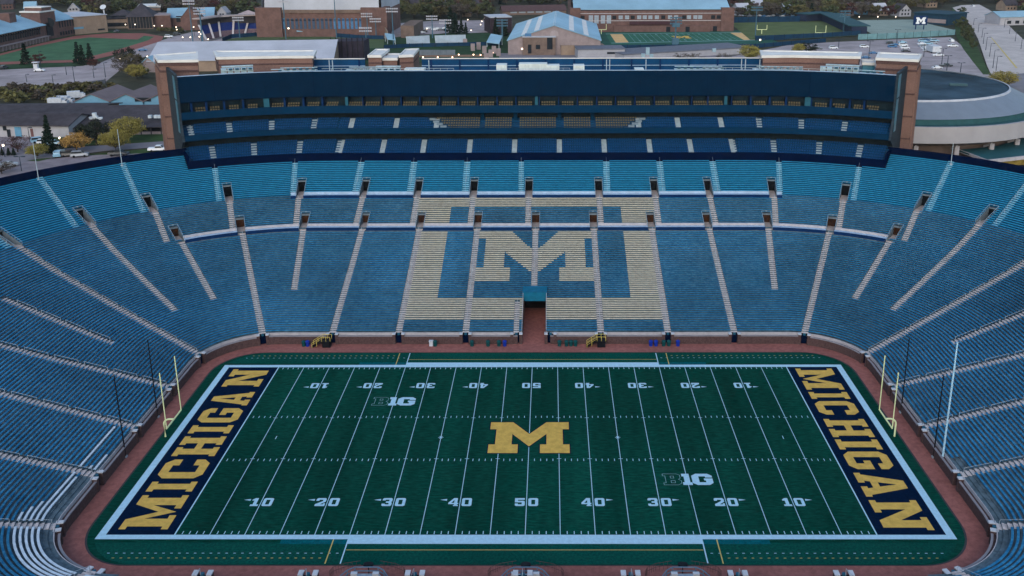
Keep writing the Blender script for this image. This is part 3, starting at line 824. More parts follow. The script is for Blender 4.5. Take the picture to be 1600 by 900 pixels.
# suites
f = MB(); seg(f, 60.62, 66, 34.0, 34.1); o = f.build('suite_floor', mat('suite_floor', (.03, .035, .035)), ps)
f = MB(); seg(f, 63.6, 63.8, 34.1, 37.4); f.build('suite_glass', glass_m, ps)
SU = []
u = 293
grp = [(293, 318), (320, 343), (351, 375), (383, 406), (424, 448), (450, 473), (480, 504), (510, 534), (548, 570), (573, 596), (602, 625), (632, 654), (661, 684), (691, 714), (720, 744), (750, 773), (780, 802), (809, 832), (845, 868), (875, 896), (904, 926), (934, 956), (963, 986), (993, 1015), (1023, 1045), (1052, 1075), (1081, 1104), (1106, 1128), (1143, 1167), (1173, 1197), (1203, 1227), (1229, 1252), (1269, 1295), (1301, 1325), (1333, 1357), (1358, 1384)]
for a_, b_ in grp:
    ta = TS(*at(a_, 160, 35)[:2])[0]; tb = TS(*at(b_, 160, 35)[:2])[0]; ta, tb = sorted((ta, tb))
    f = MB()
    for k, (s, z) in enumerate(((61.1, 34.25), (62.1, 34.75))):
        t = ta+.3
        while t < tb-.2:
            c = P(t, s); q = P(t+.01, s); rz = math.atan2(q[1]-c[1], q[0]-c[0])
            f.box((c[0], c[1], z+.40), (.42, .42, .08), rz); c = P(t, s+.24); f.box((c[0], c[1], z+.60), (.42, .08, .34), rz)
            t += tw(t, s, .58)
    f.build('suite_seats', seat_cream, ps)
    f = MB(); tt = tb+tw(tb, 62, .35); blk(f, tt-.12, tt+.12, 61.0, 63.6, 34.1, 37.3); f.build('suite_divider', navy_wall, ps)
for u in (417, 541, 838, 1136, 1262):
    t = TS(*at(u, 158, 36)[:2])[0]; f = MB(); blk(f, t-.35, t+.35, 60.7, 61.1, 34.86, 37.2); f.build('column', mat('column_teal', (.02, .09, .13)), ps)
# upper fascia with panel joints
f = MB()
ribbon(f, p0, p1, [(60.3, 37.15), (60.3, 43.25), (60.7, 43.25), (60.7, 37.15)], 0, True, True)
uf = f.build('upper_fascia', mat('fascia_panel', (.0004, .0135, .036), .6, .1, .3, .02), ps)
f = MB(); ts = tsamp(p0, p1); t = p0+2
while t < p1-1:
    blk(f, t-.02, t+.02, 60.28, 60.299, 37.2, 43.2); t += 4
f.build('panel_joint', navy_dk, uf)
f = MB(); seg(f, 60.22, 60.8, 43.26, 43.36); f.build('fascia_cap', walk_m, uf)
f = MB(); seg(f, 60.7, 75.2, 40.9, 41.1); seg(f, 63.8, 64.1, 33.3, 37.1); f.build('roof_deck', mat('roof_deck', (.05, .07, .09), .9), ps)
f = MB(); seg(f, 60.6, 75.2, 37.0, 37.14); f.build('ceiling', navy_dk, ps)
# body behind
f = MB(); seg(f, 66.2, 75.5, 14, 40.9, p0+1, p1-1); f.build('rear_block', brick, ps)
# rear parapet with panels
ra, rb = TX(60.5), TX(-60.5)
f = MB(); t = ra
for a_, b_ in ((TX(62), TX(-29.5)), (TX(-44), TX(-58))):
    f = MB(); blk(f, a_, b_, 75.5, 75.8, 41, 44.1); o = f.build('rear_parapet', mat('parapet_blue', (.002, .045, .125), .6, .15, .3), ps)
    g_ = MB(); blk(g_, a_, b_, 75.4, 75.95, 44.12, 44.3); g_.build('parapet_cap', roof_w, o)
    g_ = MB(); t = a_+1.5
    while t < b_-1: blk(g_, t-.2, t+.2, 75.1, 75.48, 41.1, 44.05); t += 7.3
    g_.build('buttress', navy_wall, o)
    g_ = MB(); blk(g_, a_, b_, 75.36, 75.44, 42.35, 42.5); g_.build('guard_rail', walk_m, o)
# side skins
for t_, sg in ((p0, -1), (p1, 1)):
    f = MB(); a_, b_ = sorted((t_+sg*.02, t_+sg*.30))
    ribbon(f, a_, b_, [(58.3, 28.3), (60.3, 33.1), (60.25, 37.3), (60.25, 43.9), (75.4, 43.9), (75.4, 14), (62.2, 14), (61.9, 26.3), (58.3, 28.3)], 0, True, True)
    o = f.build('side_wall', mat('side_louvre', (.022, .034, .045), .6, .35, 1.2, stretch=(.2, .2, 4)), ps)
    f = MB(); a2, b2 = (b_+.005, b_+.05) if sg > 0 else (a_-.05, a_-.005)
    ribbon(f, a2, b2, [(60.6, 38), (60.6, 43.3), (63.6, 43.3), (63.6, 38)], 0, True, True)
    ribbon(f, a2, b2, [(60.6, 30), (60.6, 37.6), (63.0, 37.6), (63.0, 30)], 0, True, True)
    f.build('side_glass', teal_side, o)
# rooftop machinery and rails along the front
equip = mat('roof_machine', (.30, .42, .47), .6, .2, 1.2, .4)
for a_, b_, s_, z_, kind in ((345, 397, 63, 2.1, 1), (425, 445, 64, 1.2, 2), (440, 498, 64, 1.5, 2), (548, 590, 64, 1.5, 2), (590, 628, 63, 1.4, 1), (1054, 1128, 64, 1.5, 2), (1182, 1254, 64, 1.5, 2), (1290, 1345, 64, 1.9, 1), (1345, 1390, 64, 1.3, 2)):
    ta, tb = sorted((TS(*at(a_, 106, 43)[:2])[0], TS(*at(b_, 106, 43)[:2])[0]))
    f = MB(); t = ta; hgt_ = 42.2+z_
    while t < tb:
        w = tw(t, s_, 1.5)
        blk(f, t, t+w*.82, s_, s_+2.2, 41.1, hgt_-.25-.5*(kind == 2))
        t += w
    blk(f, ta, tb, s_-.3, s_+.1, hgt_-.7, hgt_-.55); blk(f, ta, tb, s_+1.9, s_+2.3, hgt_-.35, hgt_-.2)
    if kind == 1: blk(f, ta, tb, s_+2.4, s_+3.2, hgt_-.1, hgt_+.15)
    o = f.build('rooftop_unit', equip, ps)
    f = MB(); t = ta+.3
    while t < tb-.5:
        x_, y_ = P(t, s_-.1); f.tube([(x_, y_, hgt_-.5), (x_, y_, hgt_-.15)], .42, 8); t += tw(t, s_, 1.5)
    f.build('fan', mat('fan_dark', (.03, .09, .13), .6), o)
for a_, b_, vt in ((776, 792, 100), (811, 855, 98.5), (855, 874, 101), (896, 913, 101), (633, 664, 106.5), (992, 1006, 106.5)):
    ta, tb = sorted((TS(*at(a_, 104, 43.5)[:2])[0], TS(*at(b_, 104, 43.5)[:2])[0]))
    q = P((ta+tb)/2, 66); z_ = hgt(q, vt)
    f = MB(); blk(f, ta, tb, 64.5, 67.5, 41.1, z_); o = f.build('roof_cabin', mat('cabin_white', (.55, .62, .62), .6, .1, .8), ps)
    f = MB(); t = ta+.5
    while t < tb-.3: blk(f, t-.03, t+.03, 64.46, 64.495, 41.3, z_-.2); t += .8
    f.build('cabin_joint', steel, o)
f = MB()
for u in (515, 520, 948, 953, 1160, 1166, 670, 1010, 1188):
    t = TS(*at(u, 104, 43)[:2])[0]; x_, y_ = P(t, 70); f.tube([(x_, y_, 41), (x_, y_, 44.6)], .12, 6)
f.build('vent_pipe', steel, ps)
f = MB()
for a_, b_ in ((TX(60), TX(40)), (TX(8), TX(-9)), (TX(-20), TX(-50))):
    blk(f, a_, b_, 62.0, 62.06, 42.0+1.6, 42.06+1.6); t = a_
    while t < b_: blk(f, t-.03, t+.03, 62, 62.06, 41.1, 43.62); t += 1.6
f.build('guard_rail', steel, ps)
# brick towers and penthouses: plan corners read off their roofs at z=45.5
def prism_thing(parent, name, uv, ztop, zbot, wall_m, cap_h=.5, capm=roof_w, over=.45, bands=()):
    poly = [at(u, v, ztop)[:2] for u, v in uv]; c = Vector((sum(p[0] for p in poly)/len(poly), sum(p[1] for p in poly)/len(poly)))
    def grow(k): return [tuple(Vector(p)+(Vector(p)-c).normalized()*k) for p in poly]
    f = MB(); f.prism(grow(-over), zbot, ztop-cap_h); o = f.build(name, wall_m, parent)
    f = MB(); pr = grow(0); pi = grow(-.9)
    f.prism(pr, ztop-cap_h+.003, ztop-.12, bottom=True)
    n = len(pr)
    for i in range(n):
        j = (i+1) % n; A_, B_, C_, D_ = pr[i], pr[j], pi[j], pi[i]
        f.face([(*A_, ztop+.15), (*B_, ztop+.15), (*C_, ztop+.15), (*D_, ztop+.15)])
        f.face([(*A_, ztop-.12), (*B_, ztop-.12), (*B_, ztop+.15), (*A_, ztop+.15)]); f.face([(*D_, ztop-.12), (*C_, ztop-.12), (*C_, ztop+.15), (*D_, ztop+.15)])
    f.build('roof', capm, o)
    for zb, hb, kk in bands:
        f = MB(); f.prism(grow(-over+kk), zb, zb+hb, bottom=True); f.build('stone_band', brick_dk, o)
    return o, grow
bands = [(z_, .35, .12) for z_ in (20.5, 26, 31.5, 37)]+[(42.6, .5, .18), (44.2, .7, .25)]
for uv in ([(240, 86), (309, 81), (310, 94), (246, 95)], [(1372, 82), (1441, 85), (1436, 94), (1368, 91)]):
    o, grow = prism_thing(ps, 'brick_tower', uv, 45.5, 14, brick, bands=bands)
    o['label'] = 'brick end tower'
    q = grow(-.45); side = (q[0], q[3]) if uv[0][0] < 800 else (q[1], q[2])
    a_, b_ = Vector(side[1]), Vector(side[0]); d_ = (b_-a_).normalized(); nrm = Vector((d_.y, -d_.x))
    if nrm.dot(Vector((uv[0][0]-800, 0))) < 0: nrm = -nrm
    L_ = (b_-a_).length; ang = math.atan2(d_.y, d_.x)
    f = MB()
    for k in (0.28, .5, .72):
        c_ = a_+d_*L_*k+nrm*.03; f.box((c_.x, c_.y, 29.5), (1.1, .12, 22), ang)
    f.build('tall_window', mat('slot_dark', (.015, .017, .02), .5), o)
    f = MB()
    for k in (.12, .39, .61, .88):
        c_ = a_+d_*L_*k+nrm*.2; f.box((c_.x, c_.y, 28.5), (.9, .5, 29), ang)
    f.build('pilaster', brick, o)
for uv in ([(333, 80), (495, 79), (490, 88), (440, 88.2), (338, 90)], [(574, 87), (587, 77), (609, 77), (596, 87)], [(623, 87), (633, 77), (655, 76), (646, 86)], [(1187, 79), (1347, 82), (1345, 89), (1238, 87), (1190, 87.5)]):
    prism_thing(ps, 'penthouse', uv, 45.5, 41, brick, bands=[(43.4, .4, .1)])
prism_thing(ps, 'penthouse', [(597, 91.5), (603, 84), (626, 84), (621, 91.5)], 44.6, 41, brick)
prism_thing(ps, 'penthouse', [(1346, 93), (1347, 98.5), (1368, 99), (1369, 94)], 43.8, 41, teal_side)
# lamps on the penthouse walls
lampm = mat('lamp_glow', (1, .62, .40), .5, 0, 1, emit=4)
lampw = mat('lamp_white', (1, .80, .60), .5, 0, 1, emit=3.2)
for u, v in ((360, 101), (430, 99.5), (1250, 99.5), (1257, 101), (1378, 107), (417, 103), (620, 94.5)):
    p = at(u, v, 42.6); p = p+Vector((0, -.6, 0)); f = MB(); f.box(p, (.3, .25, .3)); f.build('wall_lamp', lampm, ps)

# ---------------------------------------------------------------- net poles and flag poles
def pole(x, y, z0, u_, v_top, m, label, group=None, r=.11, name='net_pole', cat='pole'):
    z1_ = hgt((x, y), v_top); e = empty(name, label, cat, (x, y, z0), group)
    f = MB(); f.tube([(x, y, z0), (x, y, z1_)], r, 8, r2=r*.7); f.build('shaft', m, e)
    f = MB(); f.box((x, y, z0+.12), (.5, .5, .24)); f.build('base_plate', steel, e)
    return e
gp_ = 'tall thin poles behind the end zones'
pole(-60.3, -5.6, 0, 0, 585, black_m, 'black net pole at the left wall, nearer of the two', gp_)
pole(-60.3, 6.35, 0, 0, 531, black_m, 'black net pole at the left wall, farther of the two', gp_)
pole(60.3, 7.7, 0, 0, 529, black_m, 'black net pole at the right wall, farther of the two', gp_)
pole(60.3, -5.8, 0, 0, 585, black_m, 'black net pole at the right wall beside the white pole', gp_)
pole(60.6, -8.1, 0, 0, 535, white_l, 'tall white pole at the right wall beside the track', None, .16)
for u, vb, vt, lb in ((60, 278, 221, 'leftmost thin pole on the left rim of the bowl'), (190.5, 256, 202, 'thin pole on the left rim nearer the brick tower'), (1486, 254, 224, 'thin pole on the right rim of the bowl')):
    p = at(u, vb, 24.7); pole(p.x, p.y, 24.2, u, vt, steel, lb, 'flag poles on the rim', .09, 'flag_pole')
# ---------------------------------------------------------------- trackside things
def stair(u, v, lb):
    p = at(u, v, 0); e = empty('stair_platform', lb, 'stairs', (p.x, 33.2, 0), 'stairs over the field wall')
    f = MB(); f.box((p.x+.6, 33.2, 1.25), (1.7, 1.5, .12)); f.box((p.x+.6, 33.2, .62), (1.5, 1.3, 1.15), m=0)
    f.build('platform', black_m, e)
    f = MB()
    for k in range(6): f.box((p.x-.45-.32*k, 33.2, 1.1-.2*k), (.34, 1.3, .07))
    f.build('steps', black_m, e)
    f = MB()
    for yy in (32.55, 33.85):
        f.bar((p.x-2.1, yy, .95), (p.x-.2, yy, 2.2), .06, .06); f.bar((p.x-.2, yy, 2.2), (p.x+1.4, yy, 2.2), .06, .06)
        f.bar((p.x-2.1, yy, .55), (p.x-.2, yy, 1.8), .04, .04)
        for xx, zz, z0_ in ((-2.1, .95, 0), (-1.2, 1.55, .3), (-.2, 2.2, 1.2), (.6, 2.2, 1.2), (1.4, 2.2, 1.2)): f.bar((p.x+xx, yy, z0_), (p.x+xx, yy, zz), .06, .06)
    f.build('handrail', rail_y, e)
stair(508, 538, 'black stair with yellow rails at the far wall, left of the tunnel')
stair(934, 538, 'black stair with yellow rails at the far wall, right of the tunnel')
def bin_(x, y, m, lb, g_='bins along the far wall'):
    e = empty('trash_bin', lb, 'bin', (x, y, 0), g_); f = MB(); f.tube([(x, y, 0), (x, y, .95)], .34, 10, r2=.38); f.build('body', m, e)
    f = MB(); f.tube([(x, y, .96), (x, y, 1.08), (x, y, 1.15)], .41, 10, r2=.2); f.build('lid', m, e)
for u, m, lb in ((477, bin_g, 'dark bin, left one of the pair left of the black stair'), (483, bin_b, 'blue bin, right one of the pair left of the black stair'), (681, bin_g, 'dark bin beside the white box at the far wall'), (738, bin_g, 'dark green bin beside the first gate left of the tunnel'),
                 (763, bin_g, 'dark bin at the wall, far left of the three before the tunnel'), (780, bin_g, 'dark bin at the wall, middle of the three before the tunnel'), (789, bin_b, 'bright blue bin left of the tunnel'),
                 (874, bin_g, 'dark green bin just right of the tunnel'), (885, bin_g, 'dark green bin second right of the tunnel'), (892, bin_g, 'dark green bin third right of the tunnel'), (899, bin_g, 'dark green bin nearest the right stair'),
                 (1016, bin_b, 'blue bin at far wall, first of the row of five'), (1024, bin_b, 'blue bin at far wall, second of the row of five'), (1036, bin_g, 'green bin in the middle of the row of five'), (1044, bin_g, 'green bin fourth in the row of five'), (1058, bin_b, 'blue bin at the right end of the row of five')):
    p = at(u, 537, 0); bin_(p.x, 33.4, m, lb)
p = at(675, 536, 0); f = MB(); f.box((p.x, 33.5, .5), (.7, .6, 1.0)); f.box((p.x, 33.5, 1.03), (.8, .7, .06)); thing1('cooler_box', f, cap_m, 'small white box at the far wall beside a dark bin', 'box')
# curved platforms with a round dark fan at the near wall
for x, side in ((-18.9, 'left'), (.3, 'middle'), (19.4, 'right')):
    e = empty('camera_platform', 'curved steel platform with round black dish on near track, %s of three' % side, 'platform', (x, -34, 0), 'platforms at the near wall')
    f = MB(); f.prism([(x-2.7, -35), (x+2.7, -35), (x+1.5, -33.4), (x-1.5, -33.4)], .9, 1.05, bottom=True); f.build('deck', steel, e)
    f = MB(); pts = [(x-2.9, -35.1), (x-2.2, -33.9), (x-1.4, -33.3), (x+1.4, -33.3), (x+2.2, -33.9), (x+2.9, -35.1)]
    for h_ in (1.35, 1.9):
        for a_, b_ in zip(pts, pts[1:]): f.bar((*a_, h_), (*b_, h_), .09, .09)
    for q in pts: f.bar((*q, 0), (*q, 1.9), .09, .09)
    f.build('railing', mat('rail_blue', (.10, .19, .27), .5), e)
    f = MB()
    for dx in (-1.3, 1.3): f.box((x+dx, -34.3, 1.5), (.75, .5, .7))
    f.build('seat', cap_m, e)
    f = MB(); f.tube([(x, -32.2, 1.3), (x, -32.15, 1.5)], .62, 16); f.tube([(x, -32.2, 0), (x, -32.2, 1.35)], .06, 6); f.build('dish', black_m, e)
for x0 in (-18.9, .3, 19.4):
    f = MB()
    for sg in (-1, 1):
        pts = [(x0+sg*4.6, -32.9), (x0+sg*4.3, -32.2), (x0+sg*3.2, -31.5), (x0+sg*1.2, -31.0)]
        for h_ in (.5, 1.05):
            for a_, b_ in zip(pts, pts[1:]): f.bar((*a_, h_), (*b_, h_), .04, .04)
        for a_, b_ in zip(pts, pts[1:]):
            for k in range(4): q = Vector(a_).lerp(Vector(b_), k/4); f.bar((q.x, q.y, 0), (q.x, q.y, 1.05), .03, .03)
    thing1('curved_fence', f, brick_dk, 'low dark curved fence around the %s near platform' % {-18.9: 'left', .3: 'middle', 19.4: 'right'}[x0], 'fence', 'fences around the near platforms')
# ================================================================ surroundings: ground level G
G = 14.0
ORD = ['first', 'second', 'third', 'fourth', 'fifth', 'sixth', 'seventh', 'eighth', 'ninth', 'tenth', 'eleventh', 'twelfth', 'thirteenth', 'fourteenth', 'fifteenth', 'sixteenth', 'seventeenth', 'eighteenth', 'nineteenth', 'twentieth']
def g2(l): return [tuple(at(u, v, G)[:2]) for u, v in l]
ZL = [G+.02]
def gs(name, uv, m, label=None, dz=None):
    z = ZL[0]; ZL[0] += .02
    f = MB(); f.sheet([g2(uv)], z); return struct(name, f, m, label)
asph = add_second_noise(mat('asphalt_pale', (.31, .27, .275), .9, .15, .12), .03, .15)
asph2 = add_second_noise(mat('asphalt_lot', (.23, .20, .215), .9, .18, .3), .05, .12)
road_m = mat('road_asphalt', (.19, .18, .20), .9, .12, .1)
road_c = add_second_noise(mat('road_concrete', (.46, .41, .385), .9, .12, .15), .04, .1)
grass_m = add_second_noise(mat('lawn', (.035, .065, .022), .95, .3, .15), .04, .2)
grass_d = mat('lawn_dark', (.02, .05, .02), .95, .3, .15)
leaf_ground = mat('wood_floor', (.045, .045, .028), .95, .4, .08)
trk2 = mat('running_track', (.24, .09, .075), .9, .1, .1)
roof_blue = add_second_noise(mat('roof_pale_blue', (.24, .40, .50), .6, .08, .1), .03, .1)
roof_grey = add_second_noise(mat('roof_pale_grey', (.40, .42, .47), .6, .08, .1), .03, .08)
roof_dark = add_second_noise(mat('roof_shingle', (.055, .05, .058), .9, .2, .3), .06, .12)
wall_white = mat('wall_white', (.34, .34, .37), .8, .08, .3)
wall_tan = mat('wall_tan', (.27, .20, .15), .85, .12, .3)
wall_pink = mat('wall_block', (.27, .22, .22), .85, .12, .3)
wall_blue = mat('wall_blue', (.14, .30, .42), .7, .1, .3)
brick2 = mat('brick_far', (.135, .08, .07), .9, .18, .3)
brick3 = mat('brick_brown', (.16, .115, .095), .9, .18, .3)
win_d = mat('window_dark', (.015, .02, .026), .3, .2, 1)
win_l = mat('window_pale', (.28, .33, .38), .4, .15, 1)
win_b = mat('window_blue', (.07, .17, .32), .3, .2, 1)
navy_f = mat('fence_navy', (.008, .035, .075), .8, .2, .3)

f = MB(); f.sheet([[(-1600, -500), (1600, -500), (1600, 2600), (-1600, 2600)], [P(t, 61.3) for t in TSAMP]], G)
struct('ground', f, leaf_ground, 'brown-green ground around the stadium')
gs('parking_lot', [(-60, 112), (0, 103), (150, 101), (232, 66), (300, 50), (420, 45), (430, 80), (240, 85), (205, 95), (165, 128), (100, 137), (0, 141), (-60, 146)], asph, 'pale car park beside the running track')
gs('campus_lawn', [(-80, 85), (0, 70), (150, 46), (245, 54), (262, 60), (130, 103), (-60, 112)], grass_d)
gs('running_track', [(-60, 92), (0, 84), (75, 65), (118, 56), (170, 52), (225, 52), (256, 57), (252, 64), (215, 76), (170, 88), (130, 97), (60, 99), (0, 101), (-60, 104)], trk2, 'red oval running track with green infield')
gs('infield', [(-50, 97), (0, 87), (50, 74), (110, 62), (140, 58.6), (215, 62), (225, 56), (241, 57.5), (232, 63), (180, 79), (135, 90), (110, 94), (50, 95.5), (0, 97), (-50, 100)], mat('infield', (.05, .12, .06), .95, .2, .1), 'green infield inside the running track')
gs('service_yard', [(-60, 215), (60, 212), (110, 214), (108, 224), (60, 232), (30, 240), (-60, 252)], asph2)
gs('lawn', [(60, 214), (258, 210), (262, 222), (150, 226), (100, 232)], grass_m, 'strip of lawn along the service building')
gs('service_road', [(-60, 262), (0, 242), (80, 235), (140, 229), (262, 221), (268, 229), (160, 237), (100, 245), (30, 258), (-60, 285)], road_m, 'grey road curving past the stadium rim')
gs('parking_lot', [(-60, 285), (-20, 264), (40, 254), (130, 243), (268, 231), (272, 260), (190, 270), (60, 300), (-60, 330)], asph2, 'car park right behind the left rim')
gs('traffic_island', [(42, 252), (60, 249), (100, 246), (130, 243), (268, 230), (268, 237), (210, 241), (150, 243), (86, 247), (60, 253)], grass_m, 'grass island beside the parked cars')
gs('parking_lot', [(600, 60), (600, 38), (680, 33), (760, 32), (800, 33), (800, 55), (740, 54), (700, 52)], asph, 'car park behind the pale canopies')
gs('practice_lawn', [(560, 100), (560, 70), (640, 55), (800, 50), (800, 95)], grass_d)
gs('ball_field', [(345, 66), (360, 61), (400, 57), (450, 56), (500, 57), (545, 60), (600, 62), (600, 75), (500, 78), (400, 78), (350, 75)], mat('diamond_grass', (.075, .11, .05), .95, .15, .1), 'pale green ball diamond below the blue seats')
gs('infield_dirt', [(420, 66), (440, 62.5), (485, 62.5), (480, 67), (450, 69)], mat('dirt', (.10, .065, .055), .95, .2, .1))
gs('campus_road', [(780, 100), (780, 84), (940, 84), (1160, 88), (1300, 88), (1300, 100)], road_m)
gs('turf_apron', [(930, 73), (935, 51), (1165, 47.5), (1215, 66), (1200, 70), (1050, 71)], mat('practice_green', (.02, .085, .06), .9, .2, .1), 'green surround of the practice field')
gs('practice_field', [(946, 53), (1162, 50), (1192, 64), (955, 70)], mat('practice_turf', (.03, .12, .075), .9, .15, .1), 'striped practice football field')
pfA, pfB, pfC, pfD = [Vector(p) for p in ((37, 452), (124, 459), (125, 416), (37.5, 402))]
def pf(a, b):
    p = pfD.lerp(pfC, a); q = pfA.lerp(pfB, a); return p.lerp(q, b)
z = ZL[0]
f = MB()
for k in range(1, 20):
    a = .12+.76*k/20; p, q = pf(a-.0010, .04), pf(a-.0010, .96); r_, s_ = pf(a+.0010, .96), pf(a+.0010, .04)
    f.face([(*p, z), (*s_, z), (*r_, z), (*q, z)])
for b0, b1 in ((0, .035), (.965, 1)):
    p, q, r_, s_ = pf(0, b0), pf(1, b0), pf(1, b1), pf(0, b1); f.face([(*p, z), (*q, z), (*r_, z), (*s_, z)])
for k in range(1, 10):
    for b in (.18, .82):
        p = pf(.12+.76*k/10-.008, b-.02); q = pf(.12+.76*k/10+.008, b-.02); r_ = pf(.12+.76*k/10+.008, b+.02); s_ = pf(.12+.76*k/10-.008, b+.02); f.face([(*p, z+.02), (*q, z+.02), (*r_, z+.02), (*s_, z+.02)])
struct('field_lines', f, mat('line_far', (.22, .36, .36)), 'white lines of the practice field')
f = MB()
for a0, a1 in ((.03, .115), (.885, .97)):
    p, q, r_, s_ = pf(a0, .05), pf(a1, .05), pf(a1, .95), pf(a0, .95); f.face([(*p, z), (*q, z), (*r_, z), (*s_, z)])
struct('practice_end_zones', f, mat('gold_far', (.62, .40, .18), .9, .1, .2), 'gold end zones of the practice field')
f = MB()
cM = pf(.5, .5); w_, h_ = 10.5, 13; glyph(f, 'M', cM.x-w_/2, cM.y-h_/2, w_, h_, z+.02); struct('practice_letter', f, gold_l, 'small gold letter on the practice field')
ZL[0] += .06
gs('side_field', [(1140, 36.5), (1200, 35.5), (1290, 34), (1318, 46), (1345, 56), (1300, 59), (1240, 62), (1172, 63)], mat('field_olive', (.09, .12, .045), .95, .15, .1), 'olive green grass field with yellow goal posts')
gs('pale_field', [(1332, 32.5), (1425, 31.5), (1450, 38), (1500, 50), (1430, 54), (1365, 56), (1345, 44)], mat('field_pale', (.25, .31, .27), .95, .08, .1), 'pale artificial field beside the dark building')
gs('parking_lot', [(1140, 90), (1230, 72), (1300, 67), (1485, 59), (1500, 70), (1520, 95), (1545, 118), (1570, 135), (1600, 160), (1500, 150), (1380, 110), (1250, 95)], asph, 'pale car park behind the brick towers')
gs('verge', [(1487, 12), (1496, 20), (1512, 44), (1522, 64), (1532, 86), (1543, 110), (1549, 118), (1536, 118), (1520, 98), (1505, 78), (1494, 58), (1490, 30)], grass_m, 'grass verge between car park and boulevard')
gs('boulevard', [(1488, 13), (1502, 9), (1530, 8), (1545, 16), (1566, 30), (1585, 50), (1620, 82), (1640, 160), (1596, 150), (1560, 128), (1548, 117), (1542, 104), (1534, 80), (1528, 62), (1519, 44), (1506, 28)], road_c, 'wide pale concrete boulevard running away at right')
gs('side_road', [(1556, 120), (1600, 116), (1660, 118), (1660, 175), (1600, 160), (1575, 140)], road_m, 'grey junction at the right edge')
gs('median_line', [(1548, 60), (1549.5, 60), (1590, 108), (1587, 108)], yellow_l)
f = MB()
for uv in ([(1513, 30), (1516, 30), (1600, 128), (1594, 128)],): pass

# ---------------------------------------------------------------- buildings
def bld(name, label, u0, v0, u1, v1, vt, depth, wall, roofm, roof='flat', rise=3, over=.5, win=None, cat='building', group=None, z0=G, par=.5, rv=None):
    a, b = at(u0, v0, G), at(u1, v1, G); a, b = Vector(a[:2]), Vector(b[:2]); d = (b-a); L_ = d.length; d.normalize(); n = Vector((-d.y, d.x))
    if n.y < -.4: n = -n
    h = hgt(a, vt)
    if rv is not None:
        q_ = a+d*L_/2+n*(depth/2 if roof == 'gable_x' else 0); rise = max(.8, hgt(q_, rv)-h-.32)
    e = empty(name, label, cat, (*(a+b)/2, G), group)
    Pn = lambda x, y: tuple(a+d*x+n*y)
    f = MB(); f.prism([Pn(0, 0), Pn(L_, 0), Pn(L_, depth), Pn(0, depth)], z0, h, bottom=False)
    if roof == 'gable_x':
        for x in (0, L_): f.face([(*Pn(x, 0), h), (*Pn(x, depth), h), (*Pn(x, depth/2), h+rise)])
    if roof == 'gable_y':
        for y in (0, depth): f.face([(*Pn(0, y), h), (*Pn(L_, y), h), (*Pn(L_/2, y), h+rise)])
    w_ = f.build('wall', wall, e)
    f = MB(); o = over; th = .3
    def slab(pts):
        f.face(pts); f.face([(p[0], p[1], p[2]-th) for p in pts][::-1])
        for i in range(len(pts)):
            p, q = pts[i], pts[(i+1) % len(pts)]; f.face([p, (p[0], p[1], p[2]-th), (q[0], q[1], q[2]-th), q])
    if roof == 'flat':
        f.prism([Pn(-o, -o), Pn(L_+o, -o), Pn(L_+o, depth+o), Pn(-o, depth+o)], h+.003, h+par, bottom=True)
    elif roof == 'gable_x':
        hh = h+.32; s_ = rise/(depth/2)*o
        slab([(*Pn(-o, -o), hh-s_), (*Pn(L_+o, -o), hh-s_), (*Pn(L_+o, depth/2), hh+rise), (*Pn(-o, depth/2), hh+rise)])
        slab([(*Pn(-o, depth+o), hh-s_), (*Pn(-o, depth/2), hh+rise), (*Pn(L_+o, depth/2), hh+rise), (*Pn(L_+o, depth+o), hh-s_)])
    elif roof == 'gable_y':
        hh = h+.32; s_ = rise/(L_/2)*o
        slab([(*Pn(-o, -o), hh-s_), (*Pn(L_/2, -o), hh+rise), (*Pn(L_/2, depth+o), hh+rise), (*Pn(-o, depth+o), hh-s_)])
        slab([(*Pn(L_+o, -o), hh-s_), (*Pn(L_+o, depth+o), hh-s_), (*Pn(L_/2, depth+o), hh+rise), (*Pn(L_/2, -o), hh+rise)])
    elif roof == 'hip':
        hh = h+.05; k = min(depth, L_)/2
        q = [(*Pn(-o, -o), hh), (*Pn(L_+o, -o), hh), (*Pn(L_+o, depth+o), hh), (*Pn(-o, depth+o), hh)]
        r0, r1 = (*Pn(k, depth/2), hh+rise), (*Pn(L_-k, depth/2), hh+rise)
        f.face([q[0], q[1], r1, r0]); f.face([q[1], q[2], r1]); f.face([q[2], q[3], r0, r1]); f.face([q[3], q[0], r0]); f.face(q[::-1])
    elif roof == 'barrel':
        K = 12; prev = None
        for i in range(K+1):
            t = math.pi*i/K; y = depth/2-depth/2*math.cos(t); zz = h+.1+rise*math.sin(t)**.8
            cur = ((*Pn(-o, y), zz), (*Pn(L_+o, y), zz))
            if prev: f.face([prev[0], prev[1], cur[1], cur[0]])
            prev = cur
        for x in (0, L_): f.face([(*Pn(x, depth/2-depth/2*math.cos(math.pi*i/K)), h+rise*math.sin(math.pi*i/K)**.8) for i in range(K+1)], 0)
    r = f.build('roof', roofm, e)
    if win:
        for (x0, x1, cnt, zc, ww, wh, m_) in win:     # fractions of the length, heights above the ground
            for k in range(cnt):
                x = L_*(x0+(x1-x0)*(k+.5)/cnt); c = a+d*x-n*.03
                f = MB(); f.box((c.x, c.y, G+zc), (ww, .12, wh), math.atan2(d.y, d.x)); f.build('window', m_, e)
    e['_h'] = h
    return e, Pn, L_, h
def fin(e):
    if '_h' in e: del e['_h']
